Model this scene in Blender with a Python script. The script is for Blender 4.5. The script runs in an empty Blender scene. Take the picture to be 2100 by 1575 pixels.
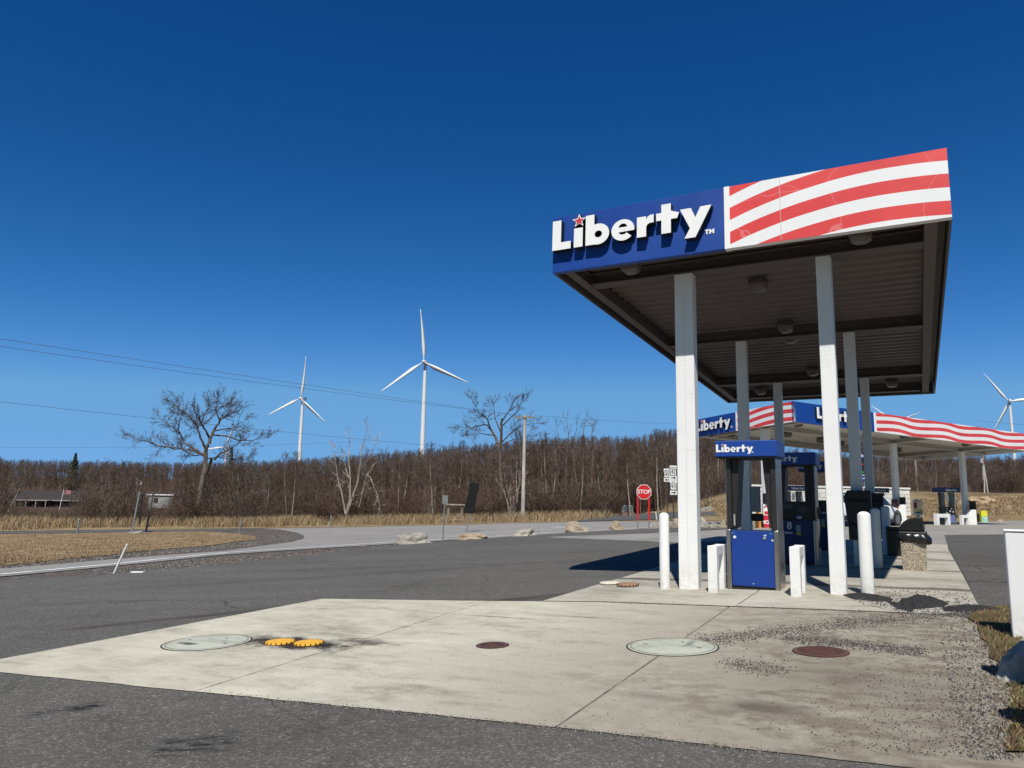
import bpy, bmesh, math, random
import numpy as np
from mathutils import Vector, Matrix, Quaternion
from mathutils.geometry import delaunay_2d_cdt
random.seed(7)
S = bpy.context.scene
COL = S.collection
PI = math.pi
R = math.radians

# ------------------------------------------------------------ camera frame (used to survey the site from the photo)
F = 1530.; CX, CY = 1050., 787.5; H = 1.45
P = R(8.55); RO = R(1.0)
def ray(px, py):
    x = (px-CX)/F; y = (CY-py)/F
    xr = x*math.cos(RO)-y*math.sin(RO); yr = x*math.sin(RO)+y*math.cos(RO)
    Y = math.cos(P)-yr*math.sin(P); Z = math.sin(P)+yr*math.cos(P)
    return xr/Y, Z/Y
def sm(t):
    t = min(1, max(0, t)); return t*t*(3-2*t)
def gz(X, Y):
    """height of the terrain"""
    if X < 0: a = -1.2*(1-math.exp(.045*X/1.2))
    elif X < 3.5: a = .045*X
    else: a = .1575+.15*(1-math.exp(-(X-3.5)*.3))
    a -= .010*min(40, max(0, Y-20))*sm((25-X)/20)
    a += 2.2*sm((Y-50)/16)*sm((X-.16*Y-1)/10)
    if Y > 70:
        t = X/Y
        a += (6.6+6.9*sm((t+.45)/.6)*(1-.70*sm((t-.22)/.2)))*sm((Y-70)/180)
    return a
def G(px, py, dz=0):
    rx, rz = ray(px, py)
    f = lambda d: H+rz*d-gz(rx*d, d)-dz
    d = 1.
    while d < 400 and f(d) > 0: d *= 1.02
    lo, hi = d/1.02, d
    for _ in range(30):
        m = (lo+hi)/2
        if f(m) > 0: lo = m
        else: hi = m
    return Vector((rx*lo, lo, H+rz*lo))
def GD(px, Y, dz=0):
    for _ in range(3): x = ray(px, 1075)[0]*Y
    return Vector((x, Y, gz(x, Y)+dz))
def D(px, py, d):
    rx, rz = ray(px, py); return Vector((rx*d, d, H+rz*d))
def gxy(x, y, dz=0): return Vector((x, y, gz(x, y)+dz))
# island grid: u across, v into the picture
OX, OY = .60, 11.28
E1 = (.8799, -.4752); E2 = (.4752, .8799)
IA = math.atan2(E1[1], E1[0])
def W(u, v, z=None):
    x = OX+u*E1[0]+v*E2[0]; y = OY+u*E1[1]+v*E2[1]
    return Vector((x, y, gz(x, y) if z is None else z))

# ------------------------------------------------------------ materials
MT = {}
def _new(name):
    m = bpy.data.materials.new(name); m.use_nodes = True
    nt = m.node_tree; b = nt.nodes['Principled BSDF']
    return m, nt, b
def N(nt, t, **k):
    n = nt.nodes.new(t)
    for a, v in k.items():
        if a.startswith('i_'): n.inputs[int(a[2:])].default_value = v
        else: setattr(n, a, v)
    return n
def c4(c): return (c[0], c[1], c[2], 1)
def ramp(nt, fac, stops):
    r = N(nt, 'ShaderNodeValToRGB')
    e = r.color_ramp.elements
    while len(e) < len(stops): e.new(.5)
    for i, (p, c) in enumerate(stops): e[i].position = p; e[i].color = c4(c)
    nt.links.new(fac, r.inputs[0]); return r.outputs[0]
def mathn(nt, op, a, b=None, c=None, clamp=False):
    n = N(nt, 'ShaderNodeMath', operation=op, use_clamp=clamp)
    for i, v in enumerate((a, b, c)):
        if v is None: continue
        if hasattr(v, 'is_linked'): nt.links.new(v, n.inputs[i])
        else: n.inputs[i].default_value = v
    return n.outputs[0]
def mixc(nt, f, a, b, mode='MIX'):
    n = N(nt, 'ShaderNodeMix', data_type='RGBA', blend_type=mode)
    for s, v in ((0, f), (6, a), (7, b)):
        if hasattr(v, 'is_linked'): nt.links.new(v, n.inputs[s])
        else: n.inputs[s].default_value = v if s == 0 else c4(v)
    return n.outputs[2]
def noise(nt, co, scale, detail=4, rough=.55, dist=0, sc=None):
    if sc:
        mp = N(nt, 'ShaderNodeMapping'); mp.inputs['Scale'].default_value = sc
        nt.links.new(co, mp.inputs[0]); co = mp.outputs[0]
    n = N(nt, 'ShaderNodeTexNoise'); n.inputs['Scale'].default_value = scale
    n.inputs['Detail'].default_value = detail; n.inputs['Roughness'].default_value = rough
    n.inputs['Distortion'].default_value = dist
    nt.links.new(co, n.inputs['Vector']); return n.outputs[0]
def texco(nt, kind='Object'): return N(nt, 'ShaderNodeTexCoord').outputs[kind]
def bump(nt, b, h, strength=.3, dist=.01):
    n = N(nt, 'ShaderNodeBump'); n.inputs['Strength'].default_value = strength; n.inputs['Distance'].default_value = dist
    nt.links.new(h, n.inputs['Height']); nt.links.new(n.outputs[0], b.inputs['Normal'])
def plain(name, c, rough=.6, metal=0., var=.12, scale=6, bmp=0., grime=None, spec=.5, emit=None, estr=0):
    """a paint, plastic, metal or stone: base colour broken by two noises, optional grime colour"""
    if name in MT: return MT[name]
    m, nt, b = _new(name)
    co = texco(nt)
    n1 = noise(nt, co, scale, 5); n2 = noise(nt, co, scale*7, 3)
    f = mathn(nt, 'MULTIPLY_ADD', n2, .4, mathn(nt, 'MULTIPLY', n1, .6))
    lo = [max(0, x*(1-var)) for x in c]; hi = [min(1, x*(1+var)) for x in c]
    colr = ramp(nt, f, [(.3, lo), (.7, hi)])
    if grime:
        g = noise(nt, co, scale*.6, 8, .7)
        colr = mixc(nt, mathn(nt, 'MULTIPLY', mathn(nt, 'SUBTRACT', g, .52, clamp=True), grime[1]*6, clamp=True), colr, grime[0])
    nt.links.new(colr, b.inputs['Base Color'])
    nt.links.new(mathn(nt, 'MULTIPLY_ADD', n1, .25, rough-.12, clamp=True), b.inputs['Roughness'])
    b.inputs['Metallic'].default_value = metal
    b.inputs['Specular IOR Level'].default_value = spec
    if bmp: bump(nt, b, n2, bmp, .01)
    if emit:
        b.inputs['Emission Color'].default_value = c4(emit); b.inputs['Emission Strength'].default_value = estr
    MT[name] = m; return m
def asphalt(name, base, patch, tint=(1, 1, 1), speck=1.0, streak=True, wear=(.2,)):
    if name in MT: return MT[name]
    m, nt, b = _new(name)
    co = texco(nt)
    big = noise(nt, co, .22, 6, .6, .4)
    st = noise(nt, co, 1.0, 6, .65, .3, sc=(.18, 1.1, 1)) if streak else noise(nt, co, 1.3, 6, .6)
    mid = noise(nt, co, 9, 6, .7)
    vo = N(nt, 'ShaderNodeTexVoronoi'); vo.inputs['Scale'].default_value = 95; nt.links.new(co, vo.inputs['Vector'])
    vo2 = N(nt, 'ShaderNodeTexVoronoi'); vo2.inputs['Scale'].default_value = 45; nt.links.new(co, vo2.inputs['Vector'])
    f = mathn(nt, 'ADD', mathn(nt, 'MULTIPLY', big, .45), mathn(nt, 'ADD', mathn(nt, 'MULTIPLY', st, .4), mathn(nt, 'MULTIPLY', mid, .25)))
    lo = [base*(1-patch)*t for t in tint]; hi = [base*(1+patch)*t for t in tint]
    c = ramp(nt, f, [(.38, lo), (.52, [base*t for t in tint]), (.68, hi)])
    s = N(nt, 'ShaderNodeSeparateColor'); nt.links.new(vo.outputs['Color'], s.inputs[0])
    sp = ramp(nt, s.outputs[0], [(0, (.55,)*3), (.6, (1,)*3), (.9, (1.35,)*3), (.975, (2.6,)*3)])
    c = mixc(nt, .75*speck, c, sp, 'MULTIPLY')
    s2 = N(nt, 'ShaderNodeSeparateColor'); nt.links.new(vo2.outputs['Color'], s2.inputs[0])
    sp2 = ramp(nt, s2.outputs[1], [(0, (.75,)*3), (.85, (1.1,)*3), (.985, (2.2,)*3)])
    c = mixc(nt, .5*speck, c, sp2, 'MULTIPLY')
    vc = N(nt, 'ShaderNodeTexVoronoi', feature='DISTANCE_TO_EDGE'); vc.inputs['Scale'].default_value = .21
    dn = N(nt, 'ShaderNodeTexNoise'); dn.inputs['Scale'].default_value = .9; dn.inputs['Detail'].default_value = 6; nt.links.new(co, dn.inputs['Vector'])
    nt.links.new(mixc(nt, .8, co, dn.outputs['Color'], 'ADD'), vc.inputs['Vector'])
    ck = mathn(nt, 'MULTIPLY', mathn(nt, 'LESS_THAN', vc.outputs['Distance'], .0022), mathn(nt, 'MULTIPLY', mathn(nt, 'SUBTRACT', big, .46, clamp=True), 9, clamp=True))
    c = mixc(nt, mathn(nt, 'MULTIPLY', ck, .75), c, [base*.3]*3)
    pt = ramp(nt, noise(nt, co, .75, 7, .7, 1.5), [(.56, (1, 1, 1)), (.62, (.80, .79, .78))])
    c = mixc(nt, .8, c, pt, 'MULTIPLY')
    nt.links.new(c, b.inputs['Base Color'])
    b.inputs['Roughness'].default_value = .85; b.inputs['Specular IOR Level'].default_value = .25
    bump(nt, b, vo.outputs['Distance'], .5, .006)
    MT[name] = m; return m

def worn_paint(name, c, rust=.35):
    """outdoor white paint: scuffs at bumper height, splash dirt and rust near the ground"""
    m, nt, b = _new(name); co = texco(nt); ge = N(nt, 'ShaderNodeNewGeometry').outputs['Position']; sp = N(nt, 'ShaderNodeSeparateXYZ'); nt.links.new(ge, sp.inputs[0])
    n1 = noise(nt, co, 1.6, 6, .65); n2 = noise(nt, ge, 11, 6, .75); n3 = noise(nt, ge, 5, 5, .7, .3, sc=(.6, .6, 6)); n4 = noise(nt, ge, 3, 6, .7, .4, sc=(5, 5, .35))
    cc = ramp(nt, n1, [(.3, [x*.94 for x in c]), (.7, c)])
    low = mathn(nt, 'MULTIPLY', mathn(nt, 'SUBTRACT', .62, sp.outputs[2], clamp=True), 2.0, clamp=True)
    cc = mixc(nt, mathn(nt, 'MULTIPLY', mathn(nt, 'MULTIPLY', mathn(nt, 'SUBTRACT', n2, .42, clamp=True), 5, clamp=True), mathn(nt, 'MULTIPLY', low, .55)), cc, (.42, .36, .27))
    cc = mixc(nt, mathn(nt, 'MULTIPLY', mathn(nt, 'SUBTRACT', n3, .60, clamp=True), 2.2, clamp=True), cc, (.36, .35, .33))
    cc = mixc(nt, mathn(nt, 'MULTIPLY', mathn(nt, 'SUBTRACT', n4, .58, clamp=True), rust*3, clamp=True), cc, (.48, .40, .28))
    nt.links.new(cc, b.inputs['Base Color']); b.inputs['Roughness'].default_value = .5; bump(nt, b, n2, .08, .01); MT[name] = m; return m
# ------------------------------------------------------------ mesh builder
class MB:
    def __init__(s): s.v = []; s.f = []; s.m = []; s.sm = []; s.uv = {}
    def add(s, vs, fs, mi=0, smooth=False, uvs=None):
        o = len(s.v); s.v += [tuple(v) for v in vs]
        for k, f in enumerate(fs):
            if uvs: s.uv[len(s.f)] = [uvs[i] for i in f]
            s.f.append(tuple(o+i for i in f)); s.m.append(mi); s.sm.append(smooth)
        return s
    def box(s, x0, x1, y0, y1, z0, z1, mi=0, M=None):
        vs = [(x, y, z) for z in (z0, z1) for y in (y0, y1) for x in (x0, x1)]
        if M: vs = [M @ Vector(v) for v in vs]
        return s.add(vs, [(0, 2, 3, 1), (4, 5, 7, 6), (0, 1, 5, 4), (1, 3, 7, 5), (3, 2, 6, 7), (2, 0, 4, 6)], mi)
    def tube(s, a, b, ra, rb=None, n=10, mi=0, caps=True, smooth=True):
        a = Vector(a); b = Vector(b); rb = ra if rb is None else rb
        d = (b-a); 
        if d.length < 1e-6: return s
        q = d.to_track_quat('Z', 'Y'); vs = []
        for c, r in ((a, ra), (b, rb)):
            for i in range(n):
                t = 2*PI*i/n; vs.append(c+q @ Vector((r*math.cos(t), r*math.sin(t), 0)))
        fs = [(i, (i+1) % n, n+(i+1) % n, n+i) for i in range(n)]
        s.add(vs, fs, mi, smooth)
        if caps: s.add(vs, [tuple(range(n))[::-1], tuple(range(n, 2*n))], mi)
        return s
    def path(s, pts, r, n=6, mi=0):
        rs = r if isinstance(r, (list, tuple)) else [r]*len(pts)
        pts = [Vector(p) for p in pts]; rings = []; vs = []
        for i, p in enumerate(pts):
            d = (pts[min(i+1, len(pts)-1)]-pts[max(i-1, 0)]); q = d.to_track_quat('Z', 'Y')
            for k in range(n):
                t = 2*PI*k/n; vs.append(p+q @ Vector((rs[i]*math.cos(t), rs[i]*math.sin(t), 0)))
        fs = []
        for i in range(len(pts)-1):
            for k in range(n):
                fs.append((i*n+k, i*n+(k+1) % n, (i+1)*n+(k+1) % n, (i+1)*n+k))
        s.add(vs, fs, mi, True); s.add(vs, [tuple(range(n))[::-1], tuple(range((len(pts)-1)*n, len(pts)*n))], mi)
        return s
    def lathe(s, prof, n=24, c=(0, 0, 0), mi=0, smooth=True, sx=1, sy=1):
        vs = []
        for r, z in prof:
            for i in range(n):
                t = 2*PI*i/n; vs.append((c[0]+r*math.cos(t)*sx, c[1]+r*math.sin(t)*sy, c[2]+z))
        fs = []
        for j in range(len(prof)-1):
            for i in range(n):
                fs.append((j*n+i, j*n+(i+1) % n, (j+1)*n+(i+1) % n, (j+1)*n+i))
        s.add(vs, fs, mi, smooth)
        s.add(vs, [tuple(range(n))[::-1], tuple(range((len(prof)-1)*n, len(prof)*n))], mi)
        return s
    def prism(s, poly, h0, h1, axis='z', mi=0, M=None):
        """extrude a 2D polygon; axis y: polygon in x,z"""
        n = len(poly)
        def P3(p, h):
            v = {'z': (p[0], p[1], h), 'y': (p[0], h, p[1]), 'x': (h, p[0], p[1])}[axis]
            return M @ Vector(v) if M else Vector(v)
        vs = [P3(p, h0) for p in poly]+[P3(p, h1) for p in poly]
        fs = [tuple(range(n))[::-1], tuple(range(n, 2*n))]+[(i, (i+1) % n, n+(i+1) % n, n+i) for i in range(n)]
        return s.add(vs, fs, mi)
    def mesh(s, mesh, M, mi=0):
        s.add([M @ v.co for v in mesh.vertices], [tuple(p.vertices) for p in mesh.polygons], mi); return s
    def build(s, name, mats, parent=None, bevel=0, M=None, segs=2):
        me = bpy.data.meshes.new(name)
        me.from_pydata(s.v, [], s.f); 
        mats = mats if isinstance(mats, (list, tuple)) else [mats]
        for m in mats: me.materials.append(m)
        me.polygons.foreach_set('material_index', s.m); me.polygons.foreach_set('use_smooth', s.sm)
        if s.uv:
            ul = me.uv_layers.new(name='UVMap')
            for fi, us in s.uv.items():
                for li, u in zip(me.polygons[fi].loop_indices, us): ul.data[li].uv = u
        bm = bmesh.new(); bm.from_mesh(me); bmesh.ops.recalc_face_normals(bm, faces=bm.faces); bm.to_mesh(me); bm.free()
        o = bpy.data.objects.new(name, me); COL.objects.link(o)
        if parent is not None: o.parent = parent
        if M is not None: o.matrix_local = M
        if bevel:
            b = o.modifiers.new('b', 'BEVEL'); b.width = bevel; b.segments = segs; b.limit_method = 'ANGLE'; b.angle_limit = R(40)
        return o
def tag(o, label=None, cat=None, group=None, kind=None):
    if label: o['label'] = label
    if cat: o['category'] = cat
    if group: o['group'] = group
    if kind: o['kind'] = kind
    return o
def thing(name, label, cat, loc=(0, 0, 0), rz=0, group=None, rot=None):
    o = bpy.data.objects.new(name, None); COL.objects.link(o); o.empty_display_size = .2
    o.location = loc; o.rotation_euler = rot if rot else (0, 0, rz)
    return tag(o, label, cat, group)
def kids(o): return [c for c in bpy.data.objects if c.parent == o]
def dup(o, loc, rz=None, label=None, parent=None, scale=None, rot=None):
    c = o.copy(); COL.objects.link(c)
    if parent is not None: c.parent = parent
    if loc is not None: c.location = loc
    if rz is not None: c.rotation_euler = (0, 0, rz)
    if rot is not None: c.rotation_euler = rot
    if scale: c.scale = scale
    if label: c['label'] = label
    for k in kids(o):
        if k.name != c.name: dup(k, None, parent=c)
    return c
# flat text from the built-in font
def text_mesh(body, size=1., offset=0., extrude=0., align='CENTER', spacing=1.):
    cu = bpy.data.curves.new('t', 'FONT'); cu.body = body; cu.size = size; cu.offset = offset; cu.extrude = extrude
    cu.align_x = align; cu.align_y = 'CENTER'; cu.space_character = spacing; cu.resolution_u = 3
    o = bpy.data.objects.new('t', cu); COL.objects.link(o)
    me = bpy.data.meshes.new_from_object(o.evaluated_get(bpy.context.evaluated_depsgraph_get()))
    bpy.data.objects.remove(o); bpy.data.curves.remove(cu); return me
def outline_mesh(polys, extrude=0.):
    cu = bpy.data.curves.new('t', 'CURVE'); cu.dimensions = '2D'; cu.fill_mode = 'BOTH'; cu.extrude = extrude
    for p in polys:
        sp = cu.splines.new('POLY'); sp.points.add(len(p)-1); sp.use_cyclic_u = True
        for i, q in enumerate(p): sp.points[i].co = (q[0], q[1], 0, 1)
    o = bpy.data.objects.new('t', cu); COL.objects.link(o)
    me = bpy.data.meshes.new_from_object(o.evaluated_get(bpy.context.evaluated_depsgraph_get()))
    bpy.data.objects.remove(o); bpy.data.curves.remove(cu); return me
def frameM(o, x, y, z): # matrix with given axes
    m = Matrix((x, y, z)).transposed().to_4x4(); m.translation = Vector(o); return m
FRONT = lambda x, y, z, s=1: frameM((x, y, z), Vector((s, 0, 0)), Vector((0, 0, s)), Vector((0, -1, 0)))  # text plane facing -y

def arc(cx, cy, r, a0, a1, n):
    return [(cx+r*math.cos(R(a0+(a1-a0)*i/n)), cy+r*math.sin(R(a0+(a1-a0)*i/n))) for i in range(n+1)]
def star(cx, cy, ro, ri=None):
    ri = ri or ro*.42
    return [(cx+(ro if i % 2 == 0 else ri)*math.cos(PI/2+i*PI/5), cy+(ro if i % 2 == 0 else ri)*math.sin(PI/2+i*PI/5)) for i in range(10)]
GL = {
 'L': [[(0, 0), (.60, 0), (.60, .25), (.28, .25), (.28, 1), (0, 1)]],
 'i': [[(.70, 0), (.98, 0), (.98, .64), (.70, .64)]],
 'b': [[(1.07, 0), (1.34, 0)]+arc(1.46, .33, .345, -100, 108, 20)+[(1.34, .66), (1.34, 1.0), (1.07, 1.0)], arc(1.47, .33, .115, 0, 345, 16)],
 'e': [arc(2.22, .33, .345, -9, 318, 30)+arc(2.22, .33, .15, 318, 205, 10), arc(2.22, .41, .13, 5, 175, 8)],
 'r': [[(2.64, 0), (2.91, 0), (2.91, .30), (2.94, .37), (3.0, .415), (3.13, .42), (3.13, .68), (3.02, .67), (2.95, .62), (2.91, .55), (2.91, .65), (2.64, .65)]],
 't': [[(3.35, 0), (3.62, 0), (3.62, .43), (3.80, .43), (3.85, .60), (3.70, .66), (3.62, .70), (3.62, .93), (3.35, .93), (3.35, .67), (3.20, .67), (3.20, .43), (3.35, .43)]],
 'y': [[(3.88, .67), (4.18, .67), (4.30, .36), (4.44, .67), (4.74, .67), (4.30, -.26), (4.00, -.26), (4.15, .04)]],
}
GLM = {k: outline_mesh(v) for k, v in GL.items()}
GLX = {k: outline_mesh(v, .5) for k, v in GL.items()}
STARW = outline_mesh([star(.86, .88, .235)]); STARX = outline_mesh([star(.86, .88, .235)], .5); STARR = outline_mesh([star(.86, .875, .165)])
TMM = text_mesh('TM', .26, .012, align='LEFT')
# ------------------------------------------------------------ world, sun, camera
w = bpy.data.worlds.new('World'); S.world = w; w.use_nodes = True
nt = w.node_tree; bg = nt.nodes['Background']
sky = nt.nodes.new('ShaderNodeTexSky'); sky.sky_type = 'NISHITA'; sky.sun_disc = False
SUN_AZ = 189.; SUN_EL = 55.
sky.sun_elevation = R(SUN_EL); sky.sun_rotation = R(SUN_AZ); sky.altitude = 600; sky.air_density = 1.0; sky.dust_density = .1; sky.ozone_density = 3.0
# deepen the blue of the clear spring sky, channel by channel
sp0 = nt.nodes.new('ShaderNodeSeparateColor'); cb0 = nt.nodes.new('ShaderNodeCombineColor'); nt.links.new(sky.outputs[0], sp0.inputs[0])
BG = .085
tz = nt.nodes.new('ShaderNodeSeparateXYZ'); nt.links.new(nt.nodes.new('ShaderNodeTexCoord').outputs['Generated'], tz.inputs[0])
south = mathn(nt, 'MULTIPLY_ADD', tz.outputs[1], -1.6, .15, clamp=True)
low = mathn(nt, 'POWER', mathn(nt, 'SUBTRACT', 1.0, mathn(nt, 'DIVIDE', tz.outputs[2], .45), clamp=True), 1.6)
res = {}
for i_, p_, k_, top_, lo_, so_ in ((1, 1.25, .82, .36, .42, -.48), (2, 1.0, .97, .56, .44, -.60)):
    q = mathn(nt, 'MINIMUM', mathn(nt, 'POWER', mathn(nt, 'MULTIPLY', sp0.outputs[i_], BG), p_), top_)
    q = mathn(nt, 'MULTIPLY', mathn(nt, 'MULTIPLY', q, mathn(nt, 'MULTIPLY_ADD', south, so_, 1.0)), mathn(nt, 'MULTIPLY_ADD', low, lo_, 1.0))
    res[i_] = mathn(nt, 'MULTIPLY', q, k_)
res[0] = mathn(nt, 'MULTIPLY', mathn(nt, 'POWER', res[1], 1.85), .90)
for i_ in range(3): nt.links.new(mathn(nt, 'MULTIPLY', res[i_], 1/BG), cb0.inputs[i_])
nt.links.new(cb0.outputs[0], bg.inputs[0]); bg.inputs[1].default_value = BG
sl = bpy.data.lights.new('sun', 'SUN'); sl.energy = 5.0; sl.angle = R(.53); sl.color = (1, .965, .90)
so = bpy.data.objects.new('sun', sl); COL.objects.link(so)
sd = Vector((math.sin(R(SUN_AZ-180))*math.cos(R(SUN_EL)), math.cos(R(SUN_AZ-180))*math.cos(R(SUN_EL)), -math.sin(R(SUN_EL))))
so.rotation_euler = sd.to_track_quat('-Z', 'Y').to_euler(); so.location = (0, -20, 40)
cam = bpy.data.cameras.new('camera'); co_ = bpy.data.objects.new('camera', cam); COL.objects.link(co_)
cam.sensor_width = 36; cam.lens = F/2100*36; cam.clip_end = 6000; cam.clip_start = .05
rgt = Vector((1, 0, 0)); up = Vector((0, -math.sin(P), math.cos(P))); fw = Vector((0, math.cos(P), math.sin(P)))
cr = rgt*math.cos(RO)+up*math.sin(RO); cu_ = up*math.cos(RO)-rgt*math.sin(RO)
co_.matrix_world = Matrix((cr, cu_, -fw)).transposed().to_4x4(); co_.location = (0, 0, H)
S.camera = co_
S.view_settings.view_transform = 'Standard'; S.view_settings.look = 'None'; S.view_settings.exposure = 0; S.view_settings.gamma = 1
S.cycles.max_bounces = 6; S.cycles.diffuse_bounces = 3; S.cycles.glossy_bounces = 3; S.cycles.transmission_bounces = 4
S.cycles.transparent_max_bounces = 6; S.cycles.use_adaptive_sampling = True; S.cycles.adaptive_threshold = .015

# ------------------------------------------------------------ ground and the sheets on it
radii = [0.0]; r = .6
while r < 4600: radii.append(r); r *= 1.075
NA = 240
def wood_floor():
    m, nt, b = _new('ground_earth'); co = texco(nt)
    sp = N(nt, 'ShaderNodeSeparateXYZ'); nt.links.new(co, sp.inputs[0])
    n1 = noise(nt, co, 2.2, 8, .7); n2 = noise(nt, co, 22, 5, .7); n3 = noise(nt, co, .25, 5)
    vo = N(nt, 'ShaderNodeTexVoronoi'); vo.inputs['Scale'].default_value = 26; nt.links.new(co, vo.inputs['Vector'])
    s = N(nt, 'ShaderNodeSeparateColor'); nt.links.new(vo.outputs['Color'], s.inputs[0])
    gravel = ramp(nt, s.outputs[0], [(0, (.05, .045, .042)), (.5, (.10, .092, .088)), (.85, (.17, .16, .15)), (.97, (.38, .37, .35))])
    dirt = ramp(nt, n1, [(.35, (.06, .046, .036)), (.65, (.13, .10, .078))])
    gravel = mixc(nt, ramp(nt, n1, [(.42, (0,)*3), (.62, (1,)*3)]), gravel, dirt)
    grass = ramp(nt, mathn(nt, 'MULTIPLY_ADD', n2, .5, mathn(nt, 'MULTIPLY', n3, .5)), [(.36, (.12, .085, .048)), (.5, (.22, .16, .085)), (.64, (.32, .25, .145))])
    litter = ramp(nt, n2, [(.35, (.06, .040, .030)), (.65, (.14, .098, .072))])
    far = mathn(nt, 'ADD', sp.outputs[1], mathn(nt, 'MULTIPLY', n3, 10))
    c = mixc(nt, ramp(nt, mathn(nt, 'MULTIPLY', far, .01), [(.50, (0,)*3), (.52, (1,)*3)]), gravel, grass)
    c = mixc(nt, ramp(nt, mathn(nt, 'MULTIPLY', far, .01), [(.705, (0,)*3), (.74, (1,)*3)]), c, litter)
    nt.links.new(c, b.inputs['Base Color']); b.inputs['Roughness'].default_value = .95; b.inputs['Specular IOR Level'].default_value = .1
    bump(nt, b, mathn(nt, 'ADD', n2, vo.outputs['Distance']), .7, .03)
    return m
mb = MB(); vs = [(0, 0, gz(0, 0))]; fs = []
for i, r in enumerate(radii[1:]):
    for k in range(NA):
        a = 2*PI*k/NA; x, y = r*math.sin(a), r*math.cos(a); vs.append((x, y, gz(x, y)))
for k in range(NA): fs.append((0, 1+k, 1+(k+1) % NA))
for i in range(len(radii)-2):
    for k in range(NA):
        a = 1+i*NA; fs.append((a+k, a+NA+k, a+NA+(k+1) % NA, a+(k+1) % NA))
mb.add(vs, fs, 0, True); tag(mb.build('ground', wood_floor()), kind='structure')
GRID = [(v[0], v[1]) for v in vs if math.hypot(v[0], v[1]) < 160]
def inside(x, y, poly):
    c = False; j = len(poly)-1
    for i in range(len(poly)):
        xi, yi = poly[i]; xj, yj = poly[j]
        if (yi > y) != (yj > y) and x < (xj-xi)*(y-yi)/(yj-yi)+xi: c = not c
        j = i
    return c
def pxpoly(pts): return [tuple(G(*p)[:2]) for p in pts]
def drape(name, poly, dz, m, local=False, wob=0., kind='structure', skirt=.0, hole=None):
    bd = []
    rnd = random.Random(len(name)*7+3)
    for i in range(len(poly)):
        a = Vector(poly[i]); b = Vector(poly[(i+1) % len(poly)]); L = (b-a).length
        st = max(.12 if wob else .6, .03*min(a.length, b.length)); n = max(1, min(200, int(L/st)))
        nrm = Vector((-(b-a).y, (b-a).x)).normalized() if L > 0 else Vector((0, 0))
        for k in range(n):
            p = a.lerp(b, k/n)
            if wob and k: p = p+nrm*rnd.uniform(-wob, wob)
            bd.append(p)
    nb = len(bd)
    xs = [p[0] for p in poly]; ys = [p[1] for p in poly]; x0, x1, y0, y1 = min(xs), max(xs), min(ys), max(ys)
    pts = bd+[Vector(g) for g in GRID if x0 < g[0] < x1 and y0 < g[1] < y1 and inside(g[0], g[1], poly)]
    ov, oe, of, *_ = delaunay_2d_cdt(pts, [(i, (i+1) % nb) for i in range(nb)], [list(range(nb))], 1, 1e-5)
    vs = []
    ca, sa = math.cos(-IA), math.sin(-IA)
    for p in ov:
        z = gz(p[0], p[1])+dz
        if local:
            x, y = p[0]-OX, p[1]-OY; vs.append((x*ca-y*sa, x*sa+y*ca, z))
        else: vs.append((p[0], p[1], z))
    mb = MB(); mb.add(vs, [tuple(f) for f in of], 0, True)
    o = mb.build(name, m)
    for p in o.data.polygons:
        pass
    # normals up
    bm = bmesh.new(); bm.from_mesh(o.data)
    for f in bm.faces:
        if f.normal.z < 0: f.normal_flip()
    bm.to_mesh(o.data); bm.free()
    if local: o.location = (OX, OY, 0); o.rotation_euler = (0, 0, IA)
    return tag(o, kind=kind)

lot_m = asphalt('asphalt_lot', .100, .24, (1.04, .985, .885), speck=.8)
def add_streaks(m, segs):
    """dark oily bands and patches left by vehicles, in world metres"""
    nt = m.node_tree; b = nt.nodes['Principled BSDF']; lk = b.inputs['Base Color'].links[0].from_socket
    co = texco(nt); nz = noise(nt, co, 1.6, 5, .65); nf = noise(nt, co, 9, 6, .75, sc=(.35, 1.6, 1)); sp = N(nt, 'ShaderNodeSeparateXYZ'); nt.links.new(co, sp.inputs[0])
    c = lk
    for (ax, ay, bx, by, wd, st, colr) in segs:
        L = math.hypot(bx-ax, by-ay); ux, uy = (bx-ax)/L, (by-ay)/L
        dx = mathn(nt, 'SUBTRACT', sp.outputs[0], ax); dy = mathn(nt, 'SUBTRACT', sp.outputs[1], ay)
        t = mathn(nt, 'ADD', mathn(nt, 'MULTIPLY', dx, ux), mathn(nt, 'MULTIPLY', dy, uy))
        n_ = mathn(nt, 'SUBTRACT', mathn(nt, 'MULTIPLY', dx, -uy), mathn(nt, 'MULTIPLY', dy, -ux))
        n_ = mathn(nt, 'ADD', n_, mathn(nt, 'MULTIPLY', mathn(nt, 'SUBTRACT', nz, .5), wd*1.6))
        e = mathn(nt, 'SUBTRACT', 1.0, mathn(nt, 'DIVIDE', mathn(nt, 'ABSOLUTE', n_), wd), clamp=True)
        tt = mathn(nt, 'SUBTRACT', 1.0, mathn(nt, 'ABSOLUTE', mathn(nt, 'DIVIDE', mathn(nt, 'SUBTRACT', t, L/2), L/2)), clamp=True)
        k = mathn(nt, 'MULTIPLY', mathn(nt, 'MULTIPLY', mathn(nt, 'POWER', e, .7), mathn(nt, 'MULTIPLY', tt, 4, clamp=True)), mathn(nt, 'MULTIPLY', st, mathn(nt, 'ADD', nz, .45) if st < 1 else mathn(nt, 'MULTIPLY', mathn(nt, 'SUBTRACT', nf, .47, clamp=True), 14, clamp=True)))
        c = mixc(nt, mathn(nt, 'MULTIPLY', k, 1.0, clamp=True), c, colr)
    nt.links.new(c, b.inputs['Base Color'])
def seg(p, q, wd, st, colr=(.03, .025, .022)):
    a = G(*p); b = G(*q); return (a.x, a.y, b.x, b.y, wd, st, colr)
BR = (.048, .036, .03)
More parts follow.
